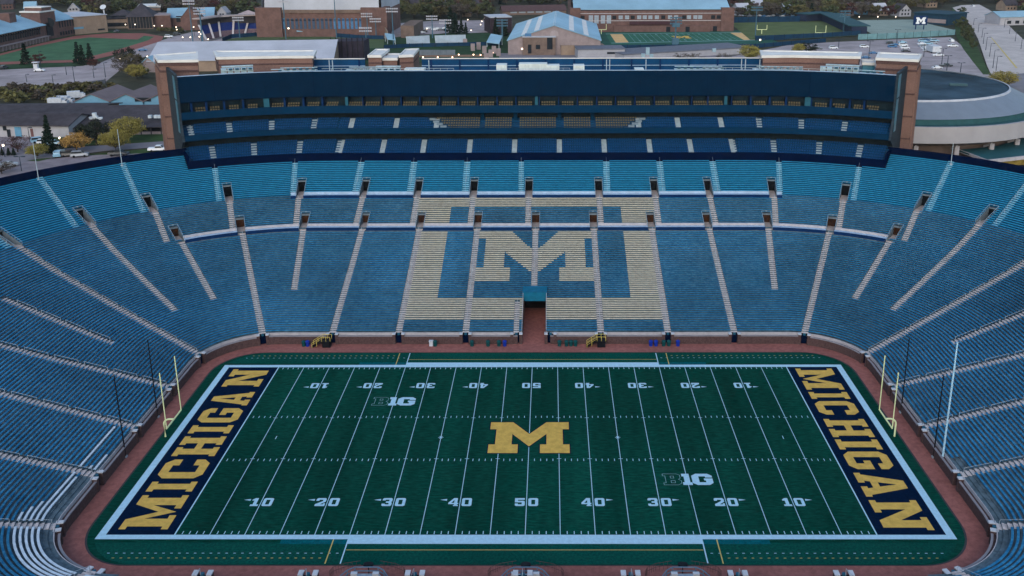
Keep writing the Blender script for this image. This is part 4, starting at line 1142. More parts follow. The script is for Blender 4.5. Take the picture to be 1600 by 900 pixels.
# left service building and the long roof behind it
e, Pn, L_, h = bld('service_building', 'white block service building with dark shingle roof near the conifer', -40, 214, 109, 215, 195, 15, wall_white, roof_dark, 'gable_x', 4.6, .8, cat='building', rv=176.5)
W_ = lambda u, z, ww, wh, m_, nm='window': (lambda c: (lambda f: (f.box((c.x, c.y-.06, G+z), (ww, .14, wh)), f.build(nm, m_, e)))(MB()))(at(u, 214.5, G))
W_(9.5, 2.9, 1.0, 1.4, win_d); W_(15, 1.3, 1.0, 2.4, win_d, 'door'); W_(30, 1.7, 2.0, 3.2, mat('door_blue', (.10, .25, .38), .6), 'door'); W_(51.5, 1.5, .9, 2.6, mat('door_red', (.12, .06, .06), .7), 'door')
W_(64, 2.7, 2.1, 1.6, mat('window_lit', (.9, .30, .10), .5, .3, 1, emit=.35)); W_(98.5, 2.7, 2.1, 1.5, win_d)
f = MB(); c = at(28, 213.5, G); f.box((c.x, c.y-.3, G+3.9), (.5, .3, .25)); f.build('wall_lamp', lampw, e)
f = MB(); a = at(0, 196, G+4.4)
e2, Pn, L_, h = bld('long_building', 'long low dark-roofed building stretching to the brick tower', 112, 211, 300, 208, 199, 34, win_d, roof_dark, 'gable_x', 5.2, 1.5, rv=163.5)
f = MB(); f.prism([Pn(0, -1.2), Pn(L_, -1.2), Pn(L_, -.9), Pn(0, -.9)], G, G+.9); f.build('low_wall', wall_pink, e2)
f = MB()
k = 0
while k < L_: f.prism([Pn(k, -1.3), Pn(k+.35, -1.3), Pn(k+.35, -.9), Pn(k, -.9)], G, h-.1); k += 3.1
f.build('columns', mat('col_dark', (.05, .045, .05)), e2)
e3, _, _, _ = bld('rear_long_building', 'dark shingled roof behind the white service building', -60, 190, 150, 188, 180, 20, wall_tan, roof_dark, 'gable_x', 4.2, 1, rv=163)
f = MB(); c = at(143, 188, h+1); 
for dx, dz_ in ((0, 0), (1.6, .3), (3, -.1), (1.2, 1.3)): f.tube([(c.x+dx, c.y, h+.5+dz_), (c.x+dx, c.y, h+2.1+dz_)], .75, 8)
f.build('rooftop_unit', mat('unit_white', (.5, .56, .6), .5), e2)
f = MB(); c = at(235, 184, h+2)
for dx in (0, 1.8, 3.0): f.box((c.x+dx, c.y, h+2.4), (1.0, 1.2, .9))
f.build('rooftop_unit', mat('unit_white', (.5, .56, .6)), e2)
for i, (u0, u1) in enumerate(((118, 171), (174, 224), (226, 278))):
    e_, Pn, L_, h = bld('boat_shed', ['left', 'middle', 'right'][i]+' blue-fronted shed of the three with brown hipped roofs', u0, 166, u1, 166, 158.5, 21, wall_blue, mat('roof_brown', (.16, .13, .135), .9, .1, .3), 'gable_y', 2.6, .5, group='blue sheds in a row', rv=146)
    if i == 1: f = MB(); f.prism([Pn(9, -.06), Pn(15, -.06), Pn(15, -.2), Pn(9, -.2)], G+1.8, G+3.2); f.build('door', win_d, e_)
def van(u, v, L__, lb, rz=0):
    p = at(u, v, G); e_ = empty('box_truck', lb, 'truck', (p.x, p.y, G), 'white trucks by the blue sheds')
    C_, S_ = math.cos(rz), math.sin(rz)
    f = MB(); f.box((p.x, p.y, G+1.9), (L__, 2.3, 2.4), rz); f.build('cargo_box', cap_m, e_)
    f = MB(); q = (p.x+C_*(L__/2+.9), p.y+S_*(L__/2+.9)); f.box((*q, G+1.25), (1.7, 2.1, 1.5), rz); f.box((q[0]-C_*.25, q[1]-S_*.25, G+2.2), (1.1, 1.9, .5), rz); f.build('cab', cap_m, e_)
    f = MB(); f.box((q[0]+C_*.33, q[1]+S_*.33, G+2.2), (.12, 1.7, .42), rz); f.build('windscreen', win_d, e_)
    for dx in (-L__*.3, L__/2+.9):
        for dy in (-1, 1):
            f = MB(); cx_, cy_ = p.x+C_*dx-S_*dy, p.y+S_*dx+C_*dy; f.tube([(cx_+S_*.15, cy_-C_*.15, G+.45), (cx_-S_*.15, cy_+C_*.15, G+.45)], .45, 10); f.build('wheel', black_m, e_)
van(98, 163, 5, 'white truck under the scrub, middle of the three'); van(88, 166, 5, 'white truck under the scrub, lowest of the three', .1); van(116, 155, 4.5, 'white truck nearest the leftmost blue shed', .4)
# brick hall with pale roof and arched gate
e, Pn, L_, h = bld('brick_hall', 'long brick field hall with pale roof and tall arched gateway', -40, 89, 72, 63, 61.5, 34, brick2, roof_blue, 'gable_x', 6, 1.0)
fin(e)
for k in range(26):
    c = Vector(Pn(L_*(.05+.9*k/26), -.15))
    f = MB(); d_ = Vector(Pn(1, 0))-Vector(Pn(0, 0)); ang = math.atan2(d_.y, d_.x); hh = h-G
    f.box((c.x, c.y, G+hh*.66), (1.5, .3, hh*.36), ang); f.tube([(c.x, c.y-.15, G+hh*.84), (c.x, c.y+.15, G+hh*.84)], .75, 12); f.build('window', win_d, e)
f = MB(); k = .5
while k < L_-2:
    f.prism([Pn(k, -3), Pn(k+.7, -3), Pn(k+.7, 0), Pn(k, 0)], G, G+hh*.28); k += 3.6
f.prism([Pn(0, -3.2), Pn(L_, -3.2), Pn(L_, -.1), Pn(0, -.1)], G+hh*.285, G+hh*.31); f.build('arcade', wall_pink, e)
f = MB()
for k, s_ in ((.45, 9), (.72, 12)): f.prism([Pn(L_*k, 8), Pn(L_*k+s_*.6, 8), Pn(L_*k+s_*.6, 14), Pn(L_*k, 14)], h, h+8.5)
f.build('chimney', brick2, e)
e, Pn, L_, h = bld('brick_gateway', 'tall brick gateway with a dark round arch and stepped gable', 68, 63, 91, 59, 20, 12, brick2, roof_w, 'flat', par=.8)
fin(e); d_ = Vector(Pn(1, 0))-Vector(Pn(0, 0)); ang = math.atan2(d_.y, d_.x); hh = h-G; c = Vector(Pn(L_/2, -.1))
f = MB(); f.box((c.x, c.y, G+hh*.36), (L_*.42, .5, hh*.5), ang); f.tube([(c.x-math.sin(ang)*-.25, c.y-.25, G+hh*.61), (c.x, c.y+.25, G+hh*.61)], L_*.21, 18); f.build('arch_window', win_d, e)
f = MB(); f.prism([Pn(L_*.18, .2), Pn(L_*.82, .2), Pn(L_*.82, 11), Pn(L_*.18, 11)], h+.8, h+2.6); f.build('gable_step', brick2, e)
f = MB(); f.prism([Pn(L_*.16, 0), Pn(L_*.84, 0), Pn(L_*.84, 11.2), Pn(L_*.16, 11.2)], h+2.61, h+3.1, bottom=True); f.build('gable_cap', roof_w, e)
e, Pn, L_, h = bld('brick_wing', 'short brick wing right of the arched gateway', 91, 59, 120, 54, 33, 30, brick2, roof_blue, 'gable_x', 6, .6, win=[(.1, .95, 6, 8, 1.3, 4.5, win_d), (.1, .95, 6, 2.2, 1.6, 2.2, win_d)]); fin(e)
e, Pn, L_, h = bld('tan_building', 'plain tan block building with a white dish on its roof', 118, 54.5, 169, 50, 27, 34, wall_tan, roof_grey, 'flat', win=[(.0, .25, 2, 4, 3.5, 1.2, wall_blue), (.7, .9, 2, 2, 2.4, 1, win_d)]); fin(e)
f = MB(); c = at(162, 50, G); c = Vector((c.x, c.y+4, h+4.5)); f.tube([(c.x, c.y, h), (c.x, c.y, h+3)], .4, 8); f.tube([(c.x, c.y-.4, c.z), (c.x, c.y-.6, c.z+.2), ], 1.7, 18, r2=1.9); f.build('dish', cap_m, e)
for spec in (('office_building', 'two-storey tan office with dark hipped roof beside the oval', 169, 45, 211, 44, 29, 22, wall_tan, roof_dark, 'hip', 5, 1, [(.03, .97, 4, 7.2, 5, 2.4, win_d), (.03, .97, 4, 2.6, 5, 2.4, win_d)]),
             ('office_building', 'dark brick office with steep hipped roof and tall bays', 200, 46, 240, 45, 27, 24, brick3, roof_dark, 'hip', 8, 1, [(.03, .97, 8, 4.5, 1.6, 8, win_d)]),
             ('flat_building', 'brick block with bright white flat roof near the trees', 217, 26, 252, 25, 11, 26, brick3, roof_w, 'flat', 0, .5, [(.4, .97, 4, 7, 4, 1.4, win_l), (.4, .97, 4, 3.5, 4, 1.4, win_d)]),
             ('brick_block', 'low brick block with lit lamps before its hedge', 242, 44, 268, 43, 25, 20, brick2, wall_pink, 'flat', 0, .4, None),
             ('pale_hall', 'long hall with pale blue roof between two brick gables', 262, 42, 335, 40, 28, 30, brick2, roof_blue, 'gable_x', 5, .5, [(.2, .6, 2, 5, 6, 4, win_d)]),
             ('ticket_gate', 'brick gate building with steep gable above the ball park plaza', 284, 47.5, 314, 47, 29, 12, brick2, brick2, 'gable_y', 7, .4, None),
             ('cottage', 'small white cottage left of the ball park roof', 340, 27, 354, 27, 20, 9, wall_white, wall_white, 'gable_y', 4, .4, [(.2, .8, 2, 2, 1.4, 1.6, win_d)]),
             ('plaza_pavilion', 'pale roofed brick pavilion behind the ball park seats', 376, 30, 404, 29, 24, 12, wall_tan, mat('roof_pink', (.42, .33, .32)), 'hip', 3, .8, None),
             ('pale_roof_shed', 'low shed with pale blue roof left of the gabled shed', 466, 58, 511, 57, 48.5, 10, wall_tan, roof_blue, 'gable_x', 3.4, .6, [(.05, .6, 6, 2, 1.6, 1.5, win_l)]),
             ('gabled_shed', 'pale blue roofed shed with tan wall before the arena', 508, 56, 565, 55, 46.5, 14, wall_pink, roof_blue, 'gable_x', 5, .5, [(.05, .95, 5, 1.2, 2.6, 1.2, win_d)]),
             ('indoor_hall', 'long hall with pale grey metal roof behind left penthouse', 233, 113, 521, 108, 96, 40, wall_tan, roof_grey, 'gable_x', 6.2, .6, None),
             ('shed', 'small pale blue roofed shed at the end of the indoor hall', 224, 113, 243, 113, 98, 12, wall_pink, roof_blue, 'gable_y', 2.4, .4, None),
             ('cottage', 'pale cottage at the far end of the car park', 722, 26, 736, 26, 20, 12, wall_tan, mat('roof_sand', (.24, .21, .19)), 'hip', 3, .8, None),
             ('long_hall', 'long dark brown roofed hall behind the blue gabled fieldhouse', 786, 24, 885, 22, 18, 16, brick3, mat('roof_maroon', (.09, .055, .055)), 'gable_x', 3.5, .5, [(.1, .9, 6, 2, 5, 1, win_l)]),
             ('dark_building', 'dark boxy building with pale roof plant beside the cypress row', 766, 53, 800, 52, 28, 20, mat('dark_wall', (.035, .025, .032)), roof_grey, 'flat', 0, .2, None),
             ('low_white_building', 'low white building with notched flat roof, left of the pair', 903, 93, 976, 92, 78, 14, wall_white, mat('roof_slate', (.13, .14, .17)), 'flat', 0, .3, [(.55, .95, 1, 3, 6, 1, win_d)]),
             ('low_white_building', 'long low white building with grey roof, right of the pair', 975, 96, 1170, 84, 86, 20, wall_white, mat('roof_slate', (.13, .14, .17)), 'flat', 0, .3, None),
             ('white_shed', 'long pale shed with blue roof by the boulevard at right', 1562, 40, 1640, 38, 27, 16, wall_white, roof_blue, 'gable_x', 3, .5, [(.1, .9, 5, 2, 3, 2, win_d)])):
    nm, lb, u0, v0, u1, v1, vt, dp, wm, rm, rf, rs, ov, wn = spec
    e, *_ = bld(nm, lb, u0, v0, u1, v1, vt, dp, wm, rm, rf, rs, ov, wn); fin(e)
f = MB()
for k, (u, v) in enumerate(((1005, 83), (1012, 79), (1018, 84), (1116, 75))):
    c = at(u, v, G+9); f.box((c.x, c.y, G+8+(.8 if k == 1 else 0)), (1.6, 1.4, 1.6+1.6*(k == 1)))
thing1('rooftop_plant', f, mat('plant_pale', (.30, .42, .48)), 'pale rooftop machinery standing on the long low white building', 'machinery')
# arena with barrel roof and arched windows
e, Pn, L_, h = bld('brick_arena', 'big brick arena with pale barrel roof and row of arched windows', 413, 58, 598, 58, 17.5, 62, brick2, roof_grey, 'barrel', 20, -1.5); fin(e)
hh = h-G
for k in range(24):
    x = L_*(.05+.86*(k+.5)/24); c = Vector(Pn(x, -.1)); f = MB()
    f.box((c.x, c.y, G+hh*.50), (L_*.022, .3, hh*.36), 0); f.tube([(c.x, c.y-.15, G+hh*.68), (c.x, c.y+.15, G+hh*.68)], L_*.011, 10); f.build('window', win_b if k < 4 or k > 14 else mat('window_mid', (.05, .08, .13), .4), e)
f = MB()
for x in (-3.5, L_-12): f.prism([Pn(x, -2.5), Pn(x+15.5, -2.5), Pn(x+15.5, 10), Pn(x, 10)], G, h+2.2)
f.build('corner_tower', brick2, e)
f = MB(); f.prism([Pn(-1, -.7), Pn(L_+1, -.7), Pn(L_+1, -.1), Pn(-1, -.1)], h-1.0, h+.9); f.build('cornice', brick3, e)
f = MB(); f.prism([Pn(L_+12.1, -6), Pn(L_+20, -6), Pn(L_+20, 30), Pn(L_+12.1, 30)], G, h-8); f.build('side_wing', brick3, e)
# big brick indoor hall with pale blue roof
e, Pn, L_, h = bld('indoor_practice_hall', 'big red brick practice hall with pale blue gabled roof', 893, 50.5, 1143, 49.5, 17, 75, brick2, roof_blue, 'gable_x', 14, -1.2); fin(e)
hh = h-G
f = MB()
for z_ in (.86, .52): f.prism([Pn(3, -.25), Pn(L_-3, -.25), Pn(L_-3, -.02), Pn(3, -.02)], G+hh*z_, G+hh*z_+.35)
f.build('stone_band', coping, e)
wx = [(.03, 0), (.068, 0), (.265, 0), (.305, 1), (.345, 1), (.38, 0), (.42, 1), (.455, 1), (.49, 1), (.53, 1), (.57, 0), (.612, 1), (.65, 1), (.70, 0), (.73, 1), (.77, 1), (.80, 1), (.88, 0), (.915, 0)]
for x, k in wx:
    c = Vector(Pn(L_*x, -.08)); f = MB(); f.box((c.x, c.y, G+hh*.69), (2.5, .2, hh*.17)); f.build('window', win_l if k else win_d, e)
for x in (.12, .155, .195, .232):
    c = Vector(Pn(L_*x, -.08)); f = MB(); f.box((c.x, c.y, G+hh*.6), (2.7, .2, hh*.38)); f.build('window', win_l, e)
f = MB(); f.prism([Pn(L_*.26, -2.5), Pn(L_*.86, -2.5), Pn(L_*.86, -.3), Pn(L_*.26, -.3)], G, G+hh*.32); f.build('lower_wing', brick2, e)
f = MB(); f.prism([Pn(L_*.36, -2.0), Pn(L_*.64, -2.0), Pn(L_*.64, -.35), Pn(L_*.36, -.35)], G+hh*.36, G+hh*.5); f.build('canopy', mat('canopy_maroon', (.06, .03, .035)), e)
for x in (.6, .72, .895, .945):
    c = Vector(Pn(L_*x, -2.6 if x < .86 else -.1)); f = MB(); f.box((c.x, c.y, G+1.8), (2.6, .2, 3.4)); f.build('door', win_d, e)
f = MB(); f.prism([Pn(L_-7, -1), Pn(L_+1, -1), Pn(L_+1, 8), Pn(L_-7, 8)], G, h+1.6); f.prism([Pn(-1, -1), Pn(5.5, -1), Pn(5.5, 8), Pn(-1, 8)], G, h+1.6); f.build('corner_tower', brick2, e)
# gabled fieldhouse
e, Pn, L_, h = bld('gabled_fieldhouse', 'fieldhouse with wide pale blue gable roof and white roof stripes', 794, 86, 938, 86, 63.5, 88, wall_pink, roof_blue, 'gable_y', 7.5, .6); fin(e)
hh = h-G
f = MB()
for fr in (.14, .28, .49, .66, .82):
    wd = .9 if fr == .49 else 2.6
    x = L_*fr
    zf_ = lambda x_: h+.36+7.5*(1-abs(x_-L_/2)/(L_/2))
    a_, b_ = x, x+wd
    f.face([(*Pn(a_, 2), zf_(a_)), (*Pn(b_, 2), zf_(b_)), (*Pn(b_, 85), zf_(b_)), (*Pn(a_, 85), zf_(a_))])
f.build('roof_stripe', roof_w, e)
f = MB(); c = Vector(Pn(L_*.5, -.05)); f.tube([(c.x, c.y-.1, G+hh+3), (c.x, c.y+.1, G+hh+3)], 2.2, 16); f.build('round_vent', mat('vent_pink', (.33, .28, .28)), e)
e, Pn, L_, h = bld('brick_annex', 'brown brick entrance annex standing before the gabled fieldhouse', 817, 87, 868, 87, 58.5, 8, brick3, roof_grey, 'flat', 0, .2, [(.12, .3, 1, 3.4, 1.8, 4.5, win_d), (.38, .55, 1, 4.4, 2.2, 2.2, win_d), (.75, .9, 1, 6.2, 2.8, 6, win_d), (.05, .28, 1, 10.4, 3.2, 1.8, win_b)]); fin(e)
e, Pn, L_, h = bld('tan_lean_to', 'plain tan flat block beside the brick annex', 877, 87, 944, 86, 73, 9, wall_tan, wall_tan, 'flat', 0, .1, None); fin(e)
f = MB(); c = at(804.5, 83, G); f.box((c.x, c.y-.3, G+3), (2.2, .2, 5.5)); thing1('blue_door', f, win_b, 'tall blue door of the gabled fieldhouse wall', 'door')
# netted batting cage, canopies, dugouts
f = MB(); a, b = at(519, 97, G), at(570, 96, G); ztop = hgt(a, 58.5); dk = mat('net_dark', (.035, .03, .045), .9, .2, .4)
e = empty('batting_cage', 'tall dark netted enclosure behind the ball field', 'enclosure', (*((a+b)/2)[:2], G))
f.prism([(a.x, a.y), (b.x, b.y), (b.x, b.y+14), (a.x, a.y+14)], G, ztop-2); f.build('netting', dk, e)
f = MB()
for k in range(7): f.box((a.x+(b.x-a.x)*k/6, a.y-.3, (G+ztop)/2), (.35, .35, ztop-G))
f.build('posts', black_m, e)
def plate(name, lb, uv, z0, z1, m, cat, legs=True, grp=None):
    """tilted canopy: front edge z0, back edge z1; uv = front-left, front-right, back-right, back-left"""
    p = [at(*uv[0], z0), at(*uv[1], z0), at(*uv[2], z1), at(*uv[3], z1)]; c = sum(p, Vector())/4
    e = empty(name, lb, cat, (c.x, c.y, G), grp)
    f = MB(); f.face(p); f.face([q-Vector((0, 0, .4)) for q in p][::-1])
    for i in range(4): f.face([p[i], p[i]-Vector((0, 0, .4)), p[(i+1) % 4]-Vector((0, 0, .4)), p[(i+1) % 4]])
    f.build('canopy', m, e)
    f = MB()
    for q in p: q = q.lerp(c, .06); f.box((q.x, q.y, (G+q.z-.3)/2), (.3, .3, q.z-.3-G))
    f.build('posts', steel, e)
    return e
canm = mat('canopy_pale', (.33, .40, .46), .6, .12, .2)
plate('bleacher', 'pale bleacher bank on the left of the pair behind the softball field', [(638, 72.5), (672, 71), (671, 55), (634, 57)], G+.6, G+6, canm, 'bleacher', grp='pale bleacher banks')
plate('bleacher', 'pale bleacher bank on the right of the pair behind the softball field', [(681, 71), (728.5, 70), (727.5, 54), (679, 55.5)], G+.6, G+6, canm, 'bleacher', grp='pale bleacher banks')
plate('canopy', 'small pale tilted canopy left of the bleachers', [(605, 61), (618, 62), (616, 53.5), (601, 51.5)], G+3, G+5, roof_blue, 'canopy')
plate('canopy', 'small pale blue tilted canopy left of the gabled fieldhouse', [(760, 65.5), (780, 68), (785, 55.5), (767, 52.5)], G+3, G+5.5, roof_blue, 'canopy')
f = MB()
for a_, b_ in ((at(598, 50, G), at(606, 65, G)),): f.bar((a_.x, a_.y, G+3), (b_.x, b_.y, G+3), .5, 6)
thing1('tilted_wall', f, wall_tan, 'pale slanting wall beside the small left canopy', 'wall')
def fence(name, lb, uv, h_, m, cat='fence', step=6):
    e = empty(name, lb, cat, (*at(*uv[0], G)[:2], G))
    f = MB(); g_ = MB()
    for p, q in zip(uv, uv[1:]):
        a, b = at(*p, G), at(*q, G)
        f.bar((a.x, a.y, G+h_/2), (b.x, b.y, G+h_/2), .12, h_)
        n = max(1, int((b-a).length/step))
        for k in range(n+1): c = a.lerp(b, k/n); g_.box((c.x, c.y, G+h_/2+.15), (.2, .2, h_+.3))
    f.build('panel', m, e); g_.build('posts', black_m, e)
fence('fence', 'navy fence around the outfield of the ball park', [(348, 66), (362, 59.5), (400, 57), (450, 55.5), (520, 57.5), (560, 61), (600, 62)], 2.4, navy_f)
fence('fence', 'dark fence in front of the pale bleachers', [(600, 77), (640, 74.5), (700, 73), (785, 71)], 2.2, navy_f)
fence('fence', 'navy fence behind the olive field', [(1138, 36), (1200, 35), (1250, 34)], 4, navy_f)
fence('fence', 'navy fence along the near side of the olive field', [(1180, 64), (1240, 61.5), (1300, 58.5), (1345, 55.5)], 3, navy_f)
fence('fence', 'pale teal fence between the pale field and the car park', [(1340, 62), (1400, 60), (1440, 58), (1492, 54.5)], 3.2, mat('fence_teal', (.14, .27, .30), .8, .15, .3))
fence('fence', 'long dark rail fence in front of the practice field', [(960, 77), (1060, 76), (1180, 75), (1290, 66)], 2.2, navy_f)
fence('fence', 'low wall along the scrub under the running track', [(-40, 147), (0, 143), (100, 139), (165, 130)], 1.6, mat('barrier_grey', (.10, .11, .13)))
e = empty('dugout_row', 'row of grey panels under orange lamps by the softball field', 'dugout', (*at(680, 88, G)[:2], G))
f = MB()
for k in range(16):
    c = at(658+k*3.4, 87.5, G); f.box((c.x, c.y, G+1.6), (1.5, .3, 3.0), .3)
f.build('panel', mat('panel_grey', (.14, .17, .2)), e)
f = MB(); a, b = at(655, 90, G), at(760, 89, G); f.bar((a.x, a.y, G+.6), (b.x, b.y, G+.6), .6, 1.2); f.build('low_wall', brick3, e)
f = MB()
for u, v in ((727, 58), (739, 66), (748, 64), (757, 70), (767, 76), (772, 70), (779, 74), (760, 82)):
    c = at(u, v+14, G); f.box((c.x, c.y, G+2), (2.2, 1.5, 4))
thing1('clutter', f, wall_pink, 'small kiosks and crates beside the fieldhouse corner', 'kiosk', None)
# ball park grandstand
e = empty('ball_park_stand', 'curved ball park stand, navy seats above pale lower rows', 'grandstand', (*at(380, 55, G)[:2], G))
fr = [at(323, 66, G), at(345, 60.5, G), at(383, 57, G), at(443, 56, G)]
bk = [Vector((q.x, q.y, 0)) for q in fr]
nrm = [Vector((-.55, .83, 0)), Vector((-.35, .94, 0)), Vector((-.12, .99, 0)), Vector((.05, 1, 0))]
f1, f2 = MB(), MB()
for i in range(3):
    for k in range(14):
        mb = f1 if k < 6 else f2
        z0_, z1_ = G+1+k*.5, G+1.5+k*.5
        def Q(j, kk): return fr[j]+nrm[j]*(kk*1.05)
        a0, b0, a1_, b1_ = Q(i, k), Q(i+1, k), Q(i, k+1), Q(i+1, k+1)
        mb.face([(a0.x, a0.y, z0_), (b0.x, b0.y, z0_), (b1_.x, b1_.y, z0_), (a1_.x, a1_.y, z0_)])
        mb.face([(a1_.x, a1_.y, z0_), (b1_.x, b1_.y, z0_), (b1_.x, b1_.y, z1_), (a1_.x, a1_.y, z1_)])
f1.build('lower_rows', mat('seat_pink', (.16, .11, .13), .8, .3, 1), e); f2.build('upper_rows', mat('seat_navy', (.015, .035, .16), .7, .2, 1), e)
f = MB()
for i in range(4):
    for kk in (0, .5):
        if i == 3 and kk: continue
        j = min(i+1, 3); p = fr[i].lerp(fr[j], kk); n_ = nrm[i].lerp(nrm[j], kk); q = p+n_*14.5
        f.bar((p.x, p.y, G+1.35), (q.x, q.y, G+8.6), 1.1, .3)
f.build('aisle', aisle_m, e)
f = MB(); p, q = fr[0]+nrm[0]*17, fr[3]+nrm[3]*17; m_ = fr[1]+nrm[1]*17
for a_, b_ in ((p, m_), (m_, q)): f.bar((a_.x, a_.y, G+12), (b_.x, b_.y, G+12), 7, .6)
f.build('roof', mat('roof_beige', (.33, .28, .27)), e)
f = MB()
for a_, b_ in ((p, m_), (m_, q)): f.bar((a_.x, a_.y+2, G+9), (b_.x, b_.y+2, G+9), 2, 4)
f.build('press_room', mat('press_dark', (.05, .045, .05)), e)
# dark roofed stands beside the olive field, scoreboard building
def bar_thing(name, lb, cat, p, q, w, h_, z0, m, m2):
    a, b = at(*p, G), at(*q, G); e = empty(name, lb, cat, (*((a+b)/2)[:2], G))
    f = MB(); f.bar((a.x, a.y, z0+h_), (b.x, b.y, z0+h_), w, .5); f.build('roof', m, e)
    f = MB(); f.bar((a.x, a.y, (z0+h_+G)/2-.2), (b.x, b.y, (z0+h_+G)/2-.2), w*.7, z0+h_-G-.6); f.build('rows', m2, e)
bar_thing('covered_stand', 'dark teal roofed stand behind the olive field', 'grandstand', (1252, 33), (1290, 30), 12, 5, G, mat('roof_teal', (.025, .075, .09)), mat('rows_navy', (.02, .03, .06)))
bar_thing('covered_stand', 'dark blue stand running between the olive and the pale field', 'grandstand', (1294, 33), (1342, 55), 13, 5.5, G, mat('roof_teal', (.025, .075, .09)), mat('rows_navy', (.02, .03, .06)))
e, Pn, L_, h = bld('field_building', 'dark blue building with low roof behind the scoreboard', 1427, 36, 1480, 40, 20, 26, mat('wall_navy', (.012, .04, .07)), mat('roof_navy', (.015, .05, .075)), 'flat', 0, .8, None); fin(e)
f = MB(); c0, c1_ = Vector(Pn(L_*.3, -.2)), Vector(Pn(L_*.95, -.2)); f.bar((*c0, G+2.5), (*c1_, G+2.5), .3, 2.5); f.build('bench_front', wall_pink, e)
a, b = at(1426, 47, G), at(1447, 47, G); zt = hgt(a, 25); zb_ = hgt(a, 39)
e = empty('scoreboard', 'navy scoreboard on two posts showing a pale block letter', 'scoreboard', (*((a+b)/2)[:2], G))
f = MB(); f.bar((a.x, a.y, (zt+zb_)/2), (b.x, b.y, (zt+zb_)/2), 1.2, zt-zb_); f.build('board', navy_wall, e)
f = MB()
for k in (.2, .8): c = a.lerp(b, k); f.box((c.x, c.y, (G+zb_)/2), (.5, .5, zb_-G-.02))
f.build('post', navy_wall, e)
f = MB(); Wd = (b-a).length; hh_ = zt-zb_
pts = GL['M'][1][0]; c = (a+b)/2; tmp = [(p[0]-.5, p[1]-.5) for p in pts]
tri = tessellate_polygon([[Vector((p[0], p[1], 0)) for p in tmp]])
for t_ in tri: f.face([(c.x+tmp[i][0]*Wd*.72, min(a.y, b.y)-.75, (zt+zb_)/2+tmp[i][1]*hh_*.74) for i in t_])
f.build('letter', mat('letter_pale', (.7, .72, .74)), e)
# round arena at right
AX, AY = 106.5, 157.5
e = empty('round_arena', 'round arena with dark flat roof, grey sloping ring and white fascia', 'arena', (AX, AY, G))
def ring(mb, r0, z0, r1, z1, n=72, m=0, sx=1):
    for i in range(n):
        t0, t1 = 2*math.pi*i/n, 2*math.pi*(i+1)/n
        q = lambda r, t, z: (AX+r*math.cos(t), AY+r*math.sin(t), z)
        mb.face([q(r0, t0, z0), q(r0, t1, z0), q(r1, t1, z1), q(r1, t0, z1)], m)
f = MB(); ring(f, 45, 21.2, 45, 25.6); ring(f, 44.2, 25.6, 45, 25.6); f.build('fascia', mat('fascia_white', (.34, .33, .345), .8, .05, .2), e)
f = MB(); ring(f, 45.0, 21.2, 40, 19.5); ring(f, 40, 19.5, 38, 19.5); f.build('soffit', wall_pink, e)
f = MB(); ring(f, 44.2, 25.3, 41.8, 25.6); ring(f, 41.8, 25.6, 41.6, 27.0); f.build('gutter', mat('gutter_dark', (.025, .08, .09), .7), e)
f = MB(); ring(f, 41.8, 27.0, 34.5, 30.4); f.build('sloping_ring', add_second_noise(mat('metal_ring', (.16, .20, .25), .5, .06, .3), .05, .06), e)
f = MB(); ring(f, 34.5, 30.4, 34.3, 30.9); ring(f, 34.3, 30.9, 33.9, 30.9); f.build('roof_edge', mat('edge_pale', (.42, .45, .5)), e)
f = MB(); ring(f, 33.9, 30.6, 17, 31.0); ring(f, 17, 31.0, .01, 31.2); f.build('roof', mat('roof_wet', (.016, .045, .07), .7, .55, .05, .02, col2=(.045, .085, .12), detail=6), e)
f = MB(); ring(f, 38, 19.6, 38, G); f.build('brick_base', brick3, e)
for k in range(24):
    t = 2*math.pi*(k+.5)/24; x, y = AX+42*math.cos(t), AY+42*math.sin(t)
    f = MB(); f.tube([(x, y, G), (x, y, 19.9)], .7, 6); c_ = Vector((AX+39.5*math.cos(t), AY+39.5*math.sin(t), 17)); f.bar((x, y, 19.8), (c_.x, c_.y, 18.6), .5, .6); f.build('column', coping, e)
f = MB(); c = at(1497, 134, 31); f.box((c.x, c.y, 31.4), (5, 1, .7), -.2); f.box((AX-8, AY+30, 31.3), (8, 2.5, 1)); f.build('roof_vent', mat('vent_teal', (.05, .10, .12)), e)
e = empty('entrance_roof', 'dark teal angular entrance roof below the round arena', 'canopy', (*at(1560, 240, 17)[:2], G))
f = MB(); pts = [at(1498, 233, 18.5), at(1543, 252, 18.0), at(1625, 243, 18.0), at(1650, 200, 18.5), at(1600, 214, 18.6), at(1560, 226, 18.6)]
f.prism([(p.x, p.y) for p in pts], 17.9, 18.3, bottom=True); f.build('roof', mat('roof_teal2', (.02, .085, .10), .7, .15, .1), e)
f = MB(); a, b, c = at(1543, 253, 17.8), at(1640, 242, 17.8), at(1498, 234, 18.2); f.bar((a.x, a.y-.4, 18), (b.x, b.y-.4, 18), .5, .9); f.bar((c.x, c.y-.3, 18), (a.x, a.y-.3, 18), .4, .7); f.build('eave', coping, e)
f = MB(); a, b = at(1545, 257, 15.5), at(1640, 250, 15.5); f.bar((a.x, a.y+2, 16), (b.x, b.y+2, 16), .4, 3.6); f.build('glazing', mat('glazing_lit', (.28, .20, .05), .4, .6, .6, emit=.12), e)
f = MB(); c = at(1547, 253, 17.5); f.box((c.x, c.y-.9, 17.9), (.6, .3, .25)); f.build('lamp', lampw, e)
